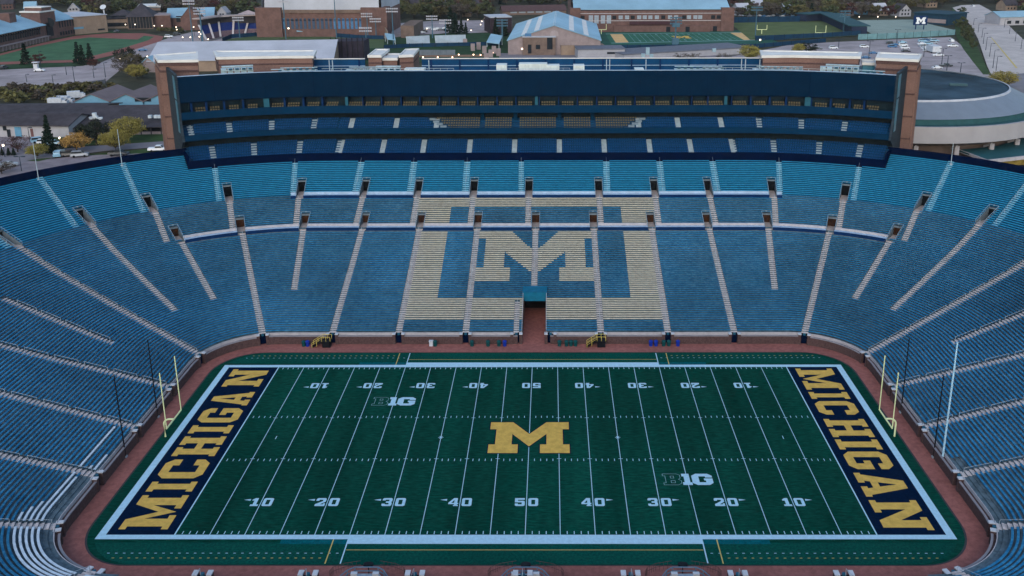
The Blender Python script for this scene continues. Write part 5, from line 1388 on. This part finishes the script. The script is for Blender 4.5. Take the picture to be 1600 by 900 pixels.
# ---------------------------------------------------------------- cars
paints = {}
def paint(nm, c): return mat('paint_'+nm, c, .3, .04, 1, .5)
PC = {'white': (.62, .65, .68), 'silver': (.28, .31, .35), 'blue': (.03, .12, .26), 'dark': (.012, .016, .022), 'pale blue': (.22, .40, .52), 'grey': (.10, .11, .12)}
def car_proto(col, kind='car'):
    e = empty('parked_car', 'x', 'car')
    prof = {'car': [(-2.25, .35), (-2.28, .8), (-2.05, .95), (-1.55, 1.0), (-1.0, 1.45), (.45, 1.47), (1.15, 1.0), (2.0, .88), (2.25, .7), (2.25, .35)],
            'suv': [(-2.35, .4), (-2.38, 1.0), (-2.2, 1.15), (-2.0, 1.72), (.5, 1.75), (1.15, 1.15), (2.1, 1.05), (2.35, .85), (2.35, .4)],
            'pickup': [(-2.8, .5), (-2.8, 1.15), (-.75, 1.15), (-.6, 1.8), (.8, 1.8), (1.4, 1.2), (2.6, 1.1), (2.8, .9), (2.8, .5)]}[kind]
    w = .92 if kind == 'car' else 1.0
    f = MB(); n = len(prof)
    def wd(z): return w*(1 if z < 1.1 else .84)
    for sg in (-1, 1):
        for x, z in prof: f.v.append((x, sg*wd(z), z))
    for i in range(n):
        j = (i+1) % n; f.f.append((i, j, n+j, n+i)); f.m.append(0)
    f.f.append(tuple(range(n))[::-1]); f.m.append(0); f.f.append(tuple(range(n, 2*n))); f.m.append(0)
    f.build('body', paint(col, PC[col]), e)
    zt = 1.42 if kind == 'car' else 1.68; zl = 1.02 if kind == 'car' else 1.2
    x0, x1 = {'car': (-.95, .45), 'suv': (-1.95, .5), 'pickup': (-.55, .8)}[kind]
    g_ = MB()
    for sg in (-1, 1): g_.face([(x0-.25, sg*(w*.90+.04), zl), (x1+.45, sg*(w*.90+.04), zl), (x1, sg*(w*.84+.02), zt), (x0, sg*(w*.84+.02), zt)])
    xf = {'car': (.5, 1.47, 1.12, 1.03), 'suv': (.55, 1.73, 1.12, 1.2), 'pickup': (.85, 1.78, 1.36, 1.26)}[kind]
    g_.face([(xf[0], -w*.72, xf[1]), (xf[0], w*.72, xf[1]), (xf[2]+.02, w*.78, xf[3]), (xf[2]+.02, -w*.78, xf[3])])
    g_.face([(x0-.08, -w*.7, zt+.02), (x0-.08, w*.7, zt+.02), (x0-(.6 if kind == 'car' else .16), w*.75, zl), (x0-(.6 if kind == 'car' else .16), -w*.75, zl)])
    g_.build('windows', win_d, e)
    for x in (-1.4, 1.4) if kind != 'pickup' else (-1.7, 1.8):
        for sg in (-1, 1):
            h_ = MB(); h_.tube([(x, sg*w*.82, .34), (x, sg*w*1.01, .34)], .34, 12); h_.build('wheel', black_m, e)
    return e
CP = {}
def put_car(u, v, col, kind, label, rz, grp):
    k = (col, kind); p = at(u, v, G+.05)
    o = CP[k] = car_proto(col, kind) if k not in CP else copy_tree(CP[k])
    o.location = (p.x, p.y, G+.16); o.rotation_euler.z = rz; o['label'] = label; o['group'] = grp
def pos_words(items, what):
    """items sorted left to right -> labels 'third from the left of ...'"""
    n = len(items); out = []
    for i in range(n):
        out.append((ORD[i]+' from the left of ' if n > 2 else ('left one of ' if i == 0 else 'right one of '))+what if n > 1 else 'the only one of '+what)
    return out
near = [(14.5, 261, 'silver', 'car', .5, 'silver car at far left behind the rim'), (91, 245, 'pale blue', 'suv', 1.9, 'pale blue car, leftmost of four parked at the grass island'), (100, 244, 'dark', 'suv', .4, 'black car second of the four at the island'), (109, 245, 'dark', 'suv', .25, 'black car third of the four at the island'), (125, 245.5, 'silver', 'suv', .3, 'silver car at the right of the four at the island'),
        (186, 244, 'dark', 'pickup', 0, 'dark car half hidden by the rim pole'), (248, 237, 'white', 'pickup', .1, 'white pickup right beside the brick tower'), (72, 226, 'white', 'suv', .2, 'white van in front of the tall conifer'), (84, 228, 'pale blue', 'suv', .2, 'pale blue van beside the tall conifer'), (62, 223, 'pale blue', 'suv', .6, 'pale blue car left of the tall conifer'), (118, 219, 'white', 'suv', .1, 'white car behind the yellow tree')]
for u, v, c, k, rz, lb in near: put_car(u, v, c, k, lb, rz, 'cars behind the left rim')
far = [(62, 112, 'white', 'car', .1, 'white car beside the booth in the left car park'), (6, 108, 'dark', 'suv', 1.6, 'dark car at far left in the pale car park'), (183, 50.5, 'grey', 'car', 1.4, 'grey car on the road above the oval track'), (264, 59, 'white', 'suv', .1, 'white car at the tip of the oval track'), (277, 55, 'dark', 'suv', .4, 'dark car by the ball park plaza'), (223, 80, 'blue', 'car', .2, 'dark blue car on the road beside the oval track'), (285, 50, 'grey', 'car', 0, 'grey car beside the gabled ticket gate')]
for u, v, c, k, rz, lb in far: put_car(u, v, c, k, lb, rz, 'cars near the oval track')
mid = [(632, 41), (637, 42.5), (644, 41.5), (649, 43), (659, 52.5), (669, 46), (674, 45), (679, 48), (684, 46.5), (689, 48), (694, 46.5), (699, 48), (663, 50)]
mid.sort(); cols = ['white', 'silver', 'white', 'dark', 'white', 'dark', 'white', 'silver', 'white', 'white', 'grey', 'white', 'silver']
for (u, v), c, lb in zip(mid, cols, pos_words(mid, 'the cars parked behind the pale bleachers')): put_car(u, v, c, 'car', lb, .1, 'cars behind the pale bleachers')
rl = [(1278, 78, 'grey', 'car', 0), (1302, 77, 'white', 'suv', 0), (1350, 75, 'white', 'suv', .05), (1353, 92, 'blue', 'car', 0), (1364.5, 85, 'blue', 'car', 0), (1391.5, 69.5, 'dark', 'suv', 0), (1394, 75, 'blue', 'suv', .1), (1398, 72, 'blue', 'car', .2), (1410, 68, 'pale blue', 'car', .1), (1411, 72.5, 'white', 'suv', 0), (1413.5, 77, 'white', 'suv', .1), (1415, 82, 'dark', 'car', 0),
      (1441, 66, 'pale blue', 'suv', 0), (1447, 65, 'blue', 'suv', 0), (1454, 64.5, 'white', 'suv', .1), (1460, 65.5, 'pale blue', 'suv', 0), (1440, 70.5, 'white', 'car', 0), (1442.5, 74.5, 'silver', 'suv', .1), (1446, 77.5, 'white', 'car', .1), (1449, 81, 'white', 'car', 0), (1458, 69, 'silver', 'suv', 0), (1450, 70, 'pale blue', 'suv', 0)]
rl.sort()
for i, (u, v, c, k, rz) in enumerate(rl):
    n = i % 12; lb = ORD[n]+(' from the left of the cars' if i < 12 else ' from the left among the tight cluster of cars')+' in the right car park'
    put_car(u, v, c, k, lb, rz, 'cars in the right car park')
for u, v, c, k, rz, lb in ((1465, 88.5, 'white', 'pickup', .05, 'white pickup in front of the white trailer'), (1488, 74, 'white', 'pickup', -.1, 'white pickup at the far corner of the car park'), (1486, 66, 'white', 'suv', 1.5, 'white van behind the corner pickup'), (1478, 105, 'dark', 'pickup', 0, 'dark pickup alone in the right car park'), (1464, 108, 'white', 'car', .1, 'white car beside the lone dark pickup')):
    put_car(u, v, c, k, lb, rz, 'cars in the right car park')
p = at(1458, 83, G); e = empty('trailer', 'large white trailer among the parked cars at right', 'trailer', (p.x, p.y, G))
f = MB(); f.box((p.x, p.y, G+2.5), (4.4, 9, 3)); f.build('body', cap_m, e); f = MB()
for dx in (-2, 2):
    for dy in (-3, 3): f.tube([(p.x+dx-.15, p.y+dy, G+.5), (p.x+dx+.15, p.y+dy, G+.5)], .5, 10)
f.build('wheels', black_m, e)
for u, v in ((1520, 8), ): put_car(u, v+3, 'white', 'suv', 'white car coming down the far end of the boulevard', 1.5, 'cars on the boulevard')
rowp = [(1165+k*7.2, 26+(k % 3)*.7) for k in range(10)]
for (u, v), lb, c in zip(rowp, pos_words(rowp, 'the cars parked behind the olive field'), ['white', 'silver', 'dark', 'white', 'blue', 'silver', 'white', 'dark', 'white', 'grey']): put_car(u, v, c, 'car', lb, .2, 'cars behind the olive field')
f = MB(); c = at(57, 107, G); f.box((c.x, c.y, G+1), (1.8, 1.6, 2)); f.box((c.x, c.y, G+2.9), (2.6, 2.4, .3)); f.box((c.x-1.1, c.y, G+2.4), (.15, .15, .8)); f.box((c.x+1.1, c.y, G+2.4), (.15, .15, .8)); thing1('ticket_booth', f, cap_m, 'small white booth under a flat roof in the left car park', 'booth')

# ---------------------------------------------------------------- lamps and masts
def lamp(u, vb, vt, label, grp, lit=True, arm=1, m=None, r=.12, name='street_lamp', warm=False, size=.45, double=False):
    p = at(u, vb, G); z = hgt(p, vt); e = empty(name, label, 'lamp', (p.x, p.y, G), grp)
    f = MB(); f.tube([(p.x, p.y, G), (p.x, p.y, z)], r, 6, r2=r*.6)
    if arm: f.bar((p.x-(arm if double else 0), p.y, z-.1), (p.x+arm, p.y, z), .12, .12)
    f.build('pole', m or mat('pole_dark', (.03, .045, .06), .6), e)
    f = MB()
    if lit: f.tube([(p.x+arm, p.y, z-.1-size/2), (p.x+arm, p.y, z-.1+size/2)], size*.6, 8)
    else:
        f.box((p.x+arm, p.y, z), (.9, .45, .22))
        if double: f.box((p.x-arm, p.y, z), (.9, .45, .22))
    f.build('lamp_head', (lampm if warm else lampw) if lit else (m or mat('pole_dark', (.03, .045, .06))), e)
LL = [('lit lamps around the oval track and plaza', [(197, 46, 38), (212, 46, 38), (242, 48, 40), (254, 48, 40), (276, 50, 42), (277, 54, 46), (304, 56, 42), (312, 60, 50), (315, 65, 53), (326, 68, 61), (302, 78, 70), (231, 95, 88), (188, 98, 91), (312, 62, 57), (286, 64, 58), (298, 64, 58)], False),
      ('small warm lamps beside the softball field', [(661, 92, 89), (684, 92, 89), (707, 92, 89), (717, 92, 85), (740, 92, 85), (751, 92, 85.5), (771, 84, 79), (770, 88, 82)], True),
      ('lit lamps across the far middle car park', [(731, 34, 30.5), (636, 48, 45), (757, 34, 29), (753, 38, 33), (751, 42, 38), (766, 26, 21), (760, 48, 44), (736, 50, 47), (667, 48, 44.5)], False),
      ('lit lamps behind the olive and pale fields', [(1166, 34, 27.5), (1196, 34, 27.5), (1225, 34, 27.5), (1313, 33, 26), (1342, 33, 26), (1371, 33, 26), (1399, 32, 26)], False)]
for ph, l, warm in LL:
    l.sort()
    for (u, b_, t_), lb in zip(l, pos_words(l, 'the '+ph)): lamp(u, b_, t_, lb, ph, True, 0, warm=warm, size=.5)
for u, vb, vt, lb in ((8, 246, 226.5, 'lit lamp at far left beside the dark shrubs'), (95, 228, 215, 'lit lamp right of the tall conifer'), (1187, 74, 62, 'bright lamp at the right end of the practice field'), (816, 86, 76, 'lit lamp on the corner by the brick annex'), (538, 96, 84.5, 'lit lamp left beside the dark netted enclosure'), (549, 90, 69, 'lit lamp in front of the dark netted enclosure'), (417, 46, 45, 'lamp glowing under the arena wall'), (452, 60, 44, 'bright lamp at the end of the ball park seats')):
    lamp(u, vb, vt, lb, None, True, 0, size=.45 if vb > 200 else .7)
PL = [(1357, 95, 64), (1401, 68, 46), (1471, 103, 76), (1479, 112, 87), (1500, 118, 98), (1310, 76, 62), (1443, 90, 70)]
PL.sort()
for (u, b_, t_), lb in zip(PL, pos_words(PL, 'the dark unlit poles in the right car park')): lamp(u, b_, t_, lb, 'dark poles in the right car park', False, 1.2, double=True, r=.2, name='parking_pole')
BL = [(1521, 40, 29), (1528, 52, 37), (1534, 60, 44), (1536, 70, 52), (1540, 80, 58), (1546, 90, 68), (1551, 108, 78), (1556, 112, 88), (1562, 34, 22), (1569, 44, 30), (1577, 54, 40), (1586, 66, 48), (1595, 78, 60)]
BL.sort()
for (u, b_, t_), lb in zip(BL, pos_words(BL, 'the thin lamp posts along the boulevard')): lamp(u, b_, t_, lb, 'lamp posts along the boulevard', False, 1.5, r=.16)
QL = [(84, 136, 117), (117.5, 134.5, 104), (64, 104, 80), (42, 128, 116), (104, 117, 100), (147, 122, 108), (165, 121, 98)]
QL.sort()
for (u, b_, t_), lb in zip(QL, pos_words(QL, 'the dark unlit poles in the left car park')): lamp(u, b_, t_, lb, 'dark poles in the left car park', False, 1.0, r=.16, name='parking_pole')
lamp(47, 222, 199, 'dark lamp post before the white service building', None, False, .8, name='street_lamp'); lamp(34, 268, 244.5, 'thin lamp post at far left near the rim', None, False, 1.0, double=True)
ML = [(302, 70, 0), (317, 68, 11), (375, 60, 26), (447, 62, -3), (461, 48, 27), (526, 60, -8), (575, 60, 20), (573, 80, 42), (588, 60, 28), (615, 70, 12), (676, 60, 24), (697, 70, 30), (785, 62, 30), (963, 40, 6), (1055, 70, 26), (1121, 40, 5), (1318, 50, 16), (1180, 60, 10)]
ML.sort()
for (u, b_, t_), lb in zip(ML, [ORD[i]+' from the left of the tall floodlight masts' for i in range(len(ML))]):
    p = at(u, b_, G); z = hgt(p, max(t_, -10)); e = empty('floodlight_mast', lb, 'floodlight', (p.x, p.y, G), 'floodlight masts around the fields')
    big_ = u in (1055, 317, 1318, 785)
    m_ = mat('mast_blue', (.06, .13, .18), .6, .1, 1)
    f = MB(); f.tube([(p.x, p.y, G), (p.x, p.y, z)], .55 if big_ else .35, 8, r2=.35 if big_ else .22); f.build('mast', m_, e)
    f = MB()
    for r_ in range(3 if big_ else 2):
        f.bar((p.x-3.2, p.y-.2, z-.5-r_*1.6), (p.x+3.2, p.y-.2, z-.5-r_*1.6), .3, .25)
        for k in range(6): f.box((p.x-2.9+k*1.16, p.y-.5, z-.5-r_*1.6), (.8, .5, .8))
    f.build('lamp_bank', m_ if u > 780 else mat('bank_pale', (.38, .38, .42)), e)
    if u == 1055:
        f = MB(); f.box((p.x, p.y, G+1.8), (3.5, 3, 3.6)); f.box((p.x, p.y, z-4.5), (4, 4, 2.0)); f.build('platform', m_, e)
for u, vb, vt, lb in ((1190, 54, 39, 'small yellow goal post at the left of the olive field'), (1281.5, 59, 40, 'yellow goal post at the right of the olive field'), (939.5, 54, 38, 'yellow goal post at the left end of the practice field')):
    p = at(u, vb, G); z = hgt(p, vt); e = empty('small_goal_post', lb, 'goal post', (p.x, p.y, G), 'goal posts of the far fields')
    zc = G+3; f = MB(); f.tube([(p.x, p.y, G), (p.x, p.y, zc)], .22, 6); f.build('stem', goal_m, e)
    f = MB(); f.bar((p.x-3, p.y, zc), (p.x+3, p.y, zc), .28, .28); f.build('crossbar', goal_m, e)
    for s_ in (-3, 3): f = MB(); f.tube([(p.x+s_, p.y, zc), (p.x+s_, p.y, z)], .17, 6); f.build('upright', goal_m, e)

# ---------------------------------------------------------------- trees
bark = mat('bark', (.06, .05, .045), .95, .2, 2)
def leafmat(nm, c, rnd=.16): return mat('leaf_'+nm, c, .9, .4, .35, .05, rnd=rnd)
LM = {'green': leafmat('green', (.06, .072, .035)), 'olive': leafmat('olive', (.095, .088, .038)), 'brown': leafmat('brown', (.085, .072, .058)), 'conifer': leafmat('conifer', (.012, .026, .017), .15), 'gold': leafmat('gold', (.42, .26, .08), .04), 'spring': leafmat('spring', (.26, .225, .06), .05), 'red': leafmat('red', (.075, .035, .03), .15), 'dark': leafmat('dark', (.02, .026, .018), .15)}  # wood leaf tones lightened: some distance haze is put into the colour
def rnd_unit(rg):
    while True:
        v = Vector((rg.uniform(-1, 1), rg.uniform(-1, 1), rg.uniform(-1, 1)))
        if .05 < v.length < 1: return v.normalized()
def tree_proto(kind, leaf, H, Wd, nclump, nleaf, ls, seed, trunk=.3, cat='tree', name=None):
    rg = random.Random(seed)
    e = empty(name or {'conifer': 'conifer', 'bush': 'shrub'}.get(kind, 'broadleaf_tree'), 'x', cat)
    f = MB(); th = H*trunk
    f.tube([(0, 0, 0), (rg.uniform(-.1, .1), 0, th), (rg.uniform(-.3, .3), rg.uniform(-.3, .3), H*.75)], H*.022+.05, 7, r2=.05)
    cl = []
    if kind in ('round', 'bare', 'bush'):
        cz = th+(H-th)*.5; rz = (H-th)*.5
        for i in range(nclump):
            d = rnd_unit(rg); r = rg.uniform(.35, .98)**.6*.95
            c = Vector((d.x*Wd/2*r, d.y*Wd/2*r, cz+d.z*rz*r)); cl.append((c, Wd*rg.uniform(.10, .19)))
            if i % 2 == 0 and kind != 'bush':
                b0 = Vector((0, 0, th*rg.uniform(.7, 1.3))); mid_ = b0.lerp(c, .5)+Vector((0, 0, -.3)); f.tube([b0, mid_, c], .09+H*.004, 5, r2=.03, cap=False)
    else:
        for i in range(nclump):
            t = (i+.5)/nclump; z = th*.5+(H-th*.5)*t; R_ = Wd/2*(1-t)**.9
            a = i*2.4; c = Vector((math.cos(a)*R_*.6, math.sin(a)*R_*.6, z)); cl.append((c, max(.35, R_*.55)))
    f.build('trunk', bark, e)
    g_ = MB()
    for c, R_ in cl:
        for k in range(nleaf):
            d = rnd_unit(rg); q = c+Vector((d.x, d.y, d.z*(.7 if kind != 'conifer' else .45)))*R_*rg.uniform(.3, 1.05)
            a = rnd_unit(rg); b = a.cross(rnd_unit(rg)).normalized(); s_ = ls*rg.uniform(.6, 1.4)
            if kind == 'bare': b *= .35; s_ *= 1.3
            g_.face([q-a*s_-b*s_*.5, q+a*s_-b*s_*.5, q+a*s_*.8+b*s_*.6, q-a*s_*.7+b*s_*.6])
    g_.build('crown', LM[leaf], e)
    return e
TP = {}
def tree(kind, u, v, H, label, grp=None, sc=1, pos=None):
    nonlocal_ = None
    if kind not in TP:
        spec = {'nearspring': ('round', 'spring', 9, 9, 100, 50, .15, 1, .25), 'neargold': ('round', 'gold', 8, 8, 70, 40, .18, 2, .3), 'nearcon': ('conifer', 'conifer', 13, 5.5, 44, 46, .30, 3, .1), 'neardark': ('round', 'dark', 10, 10, 44, 36, .26, 4, .2), 'nearbare': ('bare', 'red', 6, 8, 34, 30, .17, 5, .25), 'nearbrown': ('bare', 'brown', 8, 9, 36, 34, .22, 6, .2),
                'far_a': ('round', 'green', 13, 12, 26, 24, .75, 7, .2), 'far_b': ('round', 'olive', 12, 12, 24, 22, .75, 8, .2), 'far_c': ('bare', 'brown', 14, 13, 26, 26, .7, 9, .25), 'far_d': ('round', 'green', 15, 11, 28, 22, .7, 10, .2), 'far_e': ('bare', 'red', 12, 12, 24, 24, .65, 11, .25), 'far_con': ('conifer', 'conifer', 13, 6, 26, 26, .5, 12, .08), 'bush': ('bush', 'olive', 4, 5, 12, 26, .35, 13, .1), 'bush2': ('bush', 'brown', 3.5, 5, 12, 26, .32, 14, .1), 'far_f': ('bare', 'olive', 13, 12, 26, 26, .7, 15, .25)}[kind]
        o = TP[kind] = tree_proto(*spec); o['_H'] = spec[2]
    else: o = copy_tree(TP[kind])
    p = at(u, v, G) if pos is None else Vector((pos[0], pos[1], G))
    if 'far wood' not in (grp or '') and 'thicket' not in (grp or ''):
        H *= .66
        if kind not in ('nearcon', 'far_con'): sc *= 1.28
    elif 'thicket' in grp: H *= .8; sc *= 1.1
    o.location = (p.x, p.y, G-.05); o.rotation_euler.z = random.uniform(0, 6.28)
    k = H/o['_H']*1.0; o.scale = (k*sc, k*sc, k)
    o['label'] = label
    if grp: o['group'] = grp
    elif 'group' in o: del o['group']
    return o
tree('nearcon', 79, 240, 17, 'tall dark conifer before the white service building', sc=1.0)
tree('neargold', 121, 238, 8.6, 'tree with orange-gold foliage beside the parked cars', sc=1.15)
tree('nearspring', 201, 222, 11.5, 'large rounded yellow-green tree beside the brick tower', sc=1.05)
tree('nearspring', 181, 237, 9.6, 'rounded yellow-green tree on the grass island', sc=1.1)
tree('nearspring', 59, 248, 6.5, 'small yellow-green tree behind the left rim pole', sc=1.1)
tree('nearbrown', 110, 232, 5.5, 'low brown-grey tree beneath the orange-gold one', sc=1.1)
tree('neardark', 151, 226, 12, 'dark dense tree between the gold and green ones', sc=.8)
tree('neardark', 140, 220, 8.5, 'smaller dark tree behind the gold tree', sc=1)
tree('nearbare', 28, 238, 7.2, 'dark reddish bare tree beside the lit lamp at left', sc=1.25)
tree('nearbrown', 3, 272, 6, 'pale bare shrubby tree at the left edge', sc=1.2)
for i, u in enumerate((4, 14, 22)): tree('nearcon', u, 243, 3.6, pos_words([1, 2, 3], 'the small dark conifers at far left')[i], 'small conifers at far left', sc=1.6)
tree('nearcon', 97, 232, 5, 'small dark conifer right of the tall one', sc=1.3); tree('nearcon', 68, 233, 4.6, 'small dark conifer left of the tall one', sc=1.3)
for i, (u, v) in enumerate(((123, 101), (130, 101.5), (142, 101))): tree('far_con', u, v, [17, 15, 16][i]*.95, ['left', 'middle', 'right'][i]+' tree of the dark conifer trio by the oval track', 'conifer trio', sc=1.15)
tree('far_con', 41, 100.5, 15, 'lone dark conifer at the lower edge of the oval track', sc=1.3)
tree('far_e', 61, 101, 8, 'reddish bare tree beside the lone conifer'); tree('far_e', 146, 107, 7, 'small bare tree by the car park corner')
tree('neardark', 196, 101, 13, 'dark tree at the road bend near the oval track', sc=.9); tree('nearbrown', 201, 118, 15, 'tall pale olive tree left of the brick tower', sc=1.1); tree('nearspring', 214, 124, 10, 'low olive tree between road and blue sheds', sc=1.1)
tree('far_f', 205, 110, 13, 'greyish thin tree behind the tall olive tree'); tree('far_a', 222, 122, 8, 'green tree close to the shed by the tower')
tree('nearspring', 1171, 97, 12.5, 'rounded olive tree left of the right penthouse', sc=1.1); tree('nearspring', 1247, 86, 9, 'olive tree behind the right penthouse', sc=.95); tree('neardark', 1262, 85, 9.5, 'dark round tree behind the right penthouse', sc=1.2)
for i, u in enumerate((1063, 1086, 1130)): tree('nearbrown', u, 97, 7, pos_words([1, 2, 3], 'the rusty brown trees before the low white roof')[i], 'rusty trees before the low white roof', sc=1.3)
tree('nearspring', 1566, 140, 11, 'spreading brown-gold tree at the car park corner', sc=1.35)
vg = [(1500, 30), (1504, 40), (1508, 52), (1506, 60), (1515, 56), (1511, 66), (1497, 45), (1520, 78), (1502, 24)]
vg.sort()
for (u, v), lb in zip(vg, pos_words(vg, 'the dark trees on the verge by the boulevard')): tree('far_a' if u < 1512 else 'far_d', u, v, 9.5, lb, 'trees on the boulevard verge', sc=.8)
sc_ = [(k*15-20+(k % 3)*4, 150+(k % 4)*4) for k in range(12)]+[(k*19+20, 144+(k % 3)*3) for k in range(9)]
for i, (u, v) in enumerate(sorted(sc_)):
    if u > 112 and v > 148: v = 143
    tree('bush' if i % 3 else 'bush2', u, v, 5.2 if v < 148 else 6.2, 'olive-brown shrub in the thicket below the left car park', 'shrubs in the thicket below the left car park', sc=1.35)
hd = [(250, 49), (258, 49.5), (266, 50.5), (274, 51), (282, 51)]
for (u, v), lb in zip(hd, pos_words(hd, 'the pale shrubs under the brick block')): tree('bush', u, v, 4.5, lb, 'shrubs under the brick block', sc=1.2)
for i, (u, v) in enumerate(((704, 52), (712, 54), (721, 53), (775, 57), (789, 57), (728, 54), (782, 50), (606, 30), (614, 38))): tree('far_con', u, v, [24, 20, 14, 17, 15, 11, 14, 22, 15][i], ORD[i]+' of the dark evergreens around the middle car park, counted as planted left of it first' if False else ['tall dark evergreen at the end of the middle car park', 'second dark evergreen at the end of the car park', 'shorter evergreen right of the tall pair', 'evergreen before the dark boxy building', 'evergreen touching the gabled fieldhouse corner', 'smallest evergreen right of the tall pair', 'evergreen half hidden by the dark boxy building', 'tall evergreen right of the brick arena', 'evergreen at the arena corner near the car park'][i], sc=1.15)
# wood along the top: individual trees; houses between them
BLOCK = [(-20, 120, 12, 99), (110, 250, 24, 60), (215, 255, 0, 28), (240, 412, 24, 80), (396, 618, -30, 90), (600, 805, 30, 70), (762, 905, 10, 60), (885, 1152, -30, 80), (1140, 1325, 29, 60), (1330, 1500, 28, 60), (1486, 1600, 6, 200), (1425, 1490, 14, 60)]
HS = [(48, 19, 'house with blue-grey roof above the pale hall roof', wall_white, roof_blue), (116, 21, 'white gabled house left of the tan block', wall_white, roof_grey), (12, 12, 'dark red house at top left', brick2, roof_dark), (150, 9, 'grey house behind the tan block', wall_tan, roof_dark), (300, 12, 'tan house in the wood behind the pale hall', wall_tan, roof_dark), (345, 8, 'grey roofed house left of the big arena', wall_pink, roof_grey), (648, 14, 'blue-grey house right of the evergreens', wall_blue, roof_dark), (688, 12, 'pale house in the wood above the car park', wall_white, roof_grey), (705, 20, 'brown house in the wood above the car park', wall_tan, roof_dark), (752, 14, 'dark house left of the long brown hall', brick3, roof_dark), (1163, 22, 'pale house right of the big practice hall', wall_white, roof_grey), (1184, 14, 'blue-grey house above the parked row', wall_blue, roof_grey), (1233, 23, 'pale blue gabled house behind the olive field', mat('wall_ice', (.24, .36, .45)), roof_grey), (1258, 14, 'dark roofed house behind the covered stand', wall_tan, roof_dark), (1325, 22, 'grey house left of the pale field', wall_pink, roof_dark), (1352, 20, 'dark blue house behind the pale field', wall_blue, roof_dark), (1378, 22, 'brown house behind the pale field', wall_tan, roof_grey), (1414, 23, 'white gabled house left of the dark field building', wall_white, roof_dark), (1455, 9, 'grey house above the dark field building', wall_tan, roof_dark), (1580, 14, 'tan house right of the boulevard', wall_tan, roof_dark)]
for u, v, lb, wm, rm in HS:
    u0 = u-9; e, Pn, L_, h = bld('house', lb, u0, v+3, u+9, v+2.5, v-6, 11, wm, rm, 'gable_y' if 'gable' in lb else 'gable_x', 4.5, .6, [(.1, .9, 3, 1.8, 1.3, 1.5, win_d), (.1, .9, 3, 4.4, 1.3, 1.4, win_d)], 'house', 'houses at the edge of the wood'); fin(e)
rg = random.Random(5); placed = []
tries = 0
while len(placed) < 640 and tries < 40000:
    tries += 1
    v = -2+38*rg.random()**.9; u = rg.uniform(-30, 1630)
    if any(a <= u <= b and c <= v <= d_ for a, b, c, d_ in BLOCK): continue
    if any(abs(u-hu) < 11 and -3 < v-hv < 5 for hu, hv, *_ in HS): continue
    p = at(u, v, G)
    if any((p.x-q[0].x)**2+(p.y-q[0].y)**2 < 50 for q in placed): continue
    placed.append((p, u, v))
placed.sort(key=lambda q: q[0].y)
KN = {'far_a': 'leafy green', 'far_b': 'olive leafy', 'far_c': 'bare brown', 'far_d': 'tall green', 'far_e': 'reddish bare', 'far_f': 'thin olive', 'far_con': 'dark conifer'}
mass = {}
for i, (p, u, v) in enumerate(placed):
    k = rg.choices(['far_a', 'far_b', 'far_c', 'far_d', 'far_e', 'far_f', 'far_con'], [5, 3, 7, 4, 2, 5, 1])[0]
    H_ = rg.uniform(8, 13); sc_2 = rg.uniform(1.1, 1.5); nmx = KN[k]
    if i < 235: tree(k, u, v, H_, nmx+' tree in the wood along the far edge', nmx+' trees in the far wood', sc=sc_2)
    else:
        crown = [c for c in TP[k].children if c.name.startswith('crown')][0] if k in TP else None
        if crown is None: continue
        kk = H_/{'far_a': 13, 'far_b': 12, 'far_c': 14, 'far_d': 15, 'far_e': 12, 'far_f': 13, 'far_con': 13}[k]; a_ = rg.uniform(0, 6.28)
        C_, S_ = math.cos(a_)*kk*sc_2, math.sin(a_)*kk*sc_2; me = crown.data; mb, m_ = mass.setdefault('w', (MB(), []))
        lm = me.materials[0]
        if lm not in m_: m_.append(lm)
        n = len(mb.v); mb.v += [(p.x+q.co.x*C_-q.co.y*S_, p.y+q.co.x*S_+q.co.y*C_, G+q.co.z*kk) for q in me.vertices]
        mb.f += [tuple(n+j for j in q.vertices) for q in me.polygons]; mb.m += [m_.index(lm)]*len(me.polygons)
if mass:
    o = mass['w'][0].build('distant_wood', mass['w'][1]); tag(o, 'far-off wood beyond the nearest rows of trees', 'wood', None, 'stuff')
for o in bpy.data.objects:
    if '_H' in o: del o['_H']
    if '_h' in o: del o['_h']
# ---------------------------------------------------------------- evening air
hz = MB(); hz.v = []; 
x0, x1, y0, y1, zb, zt = -1500, 1500, -480, 2500, -1.5, 78
for z in (zb, zt):
    for x, y in ((x0, y0), (x1, y0), (x1, y1), (x0, y1)): hz.v.append((x, y, z))
hz.f = [(3, 2, 1, 0), (4, 5, 6, 7), (0, 1, 5, 4), (1, 2, 6, 5), (2, 3, 7, 6), (3, 0, 4, 7)]; hz.m = [0]*6
hm = bpy.data.materials.new('haze'); hm.use_nodes = True; t = hm.node_tree; t.nodes.clear()
pv = t.nodes.new('ShaderNodeVolumePrincipled'); pv.inputs['Color'].default_value = (.80, .86, .95, 1); pv.inputs['Density'].default_value = .00004
ou = t.nodes.new('ShaderNodeOutputMaterial'); t.links.new(pv.outputs[0], ou.inputs['Volume'])
ho = hz.build('haze', hm); tag(ho, None, None, None, 'stuff'); ho['label'] = 'thin evening haze over the stadium and the town'
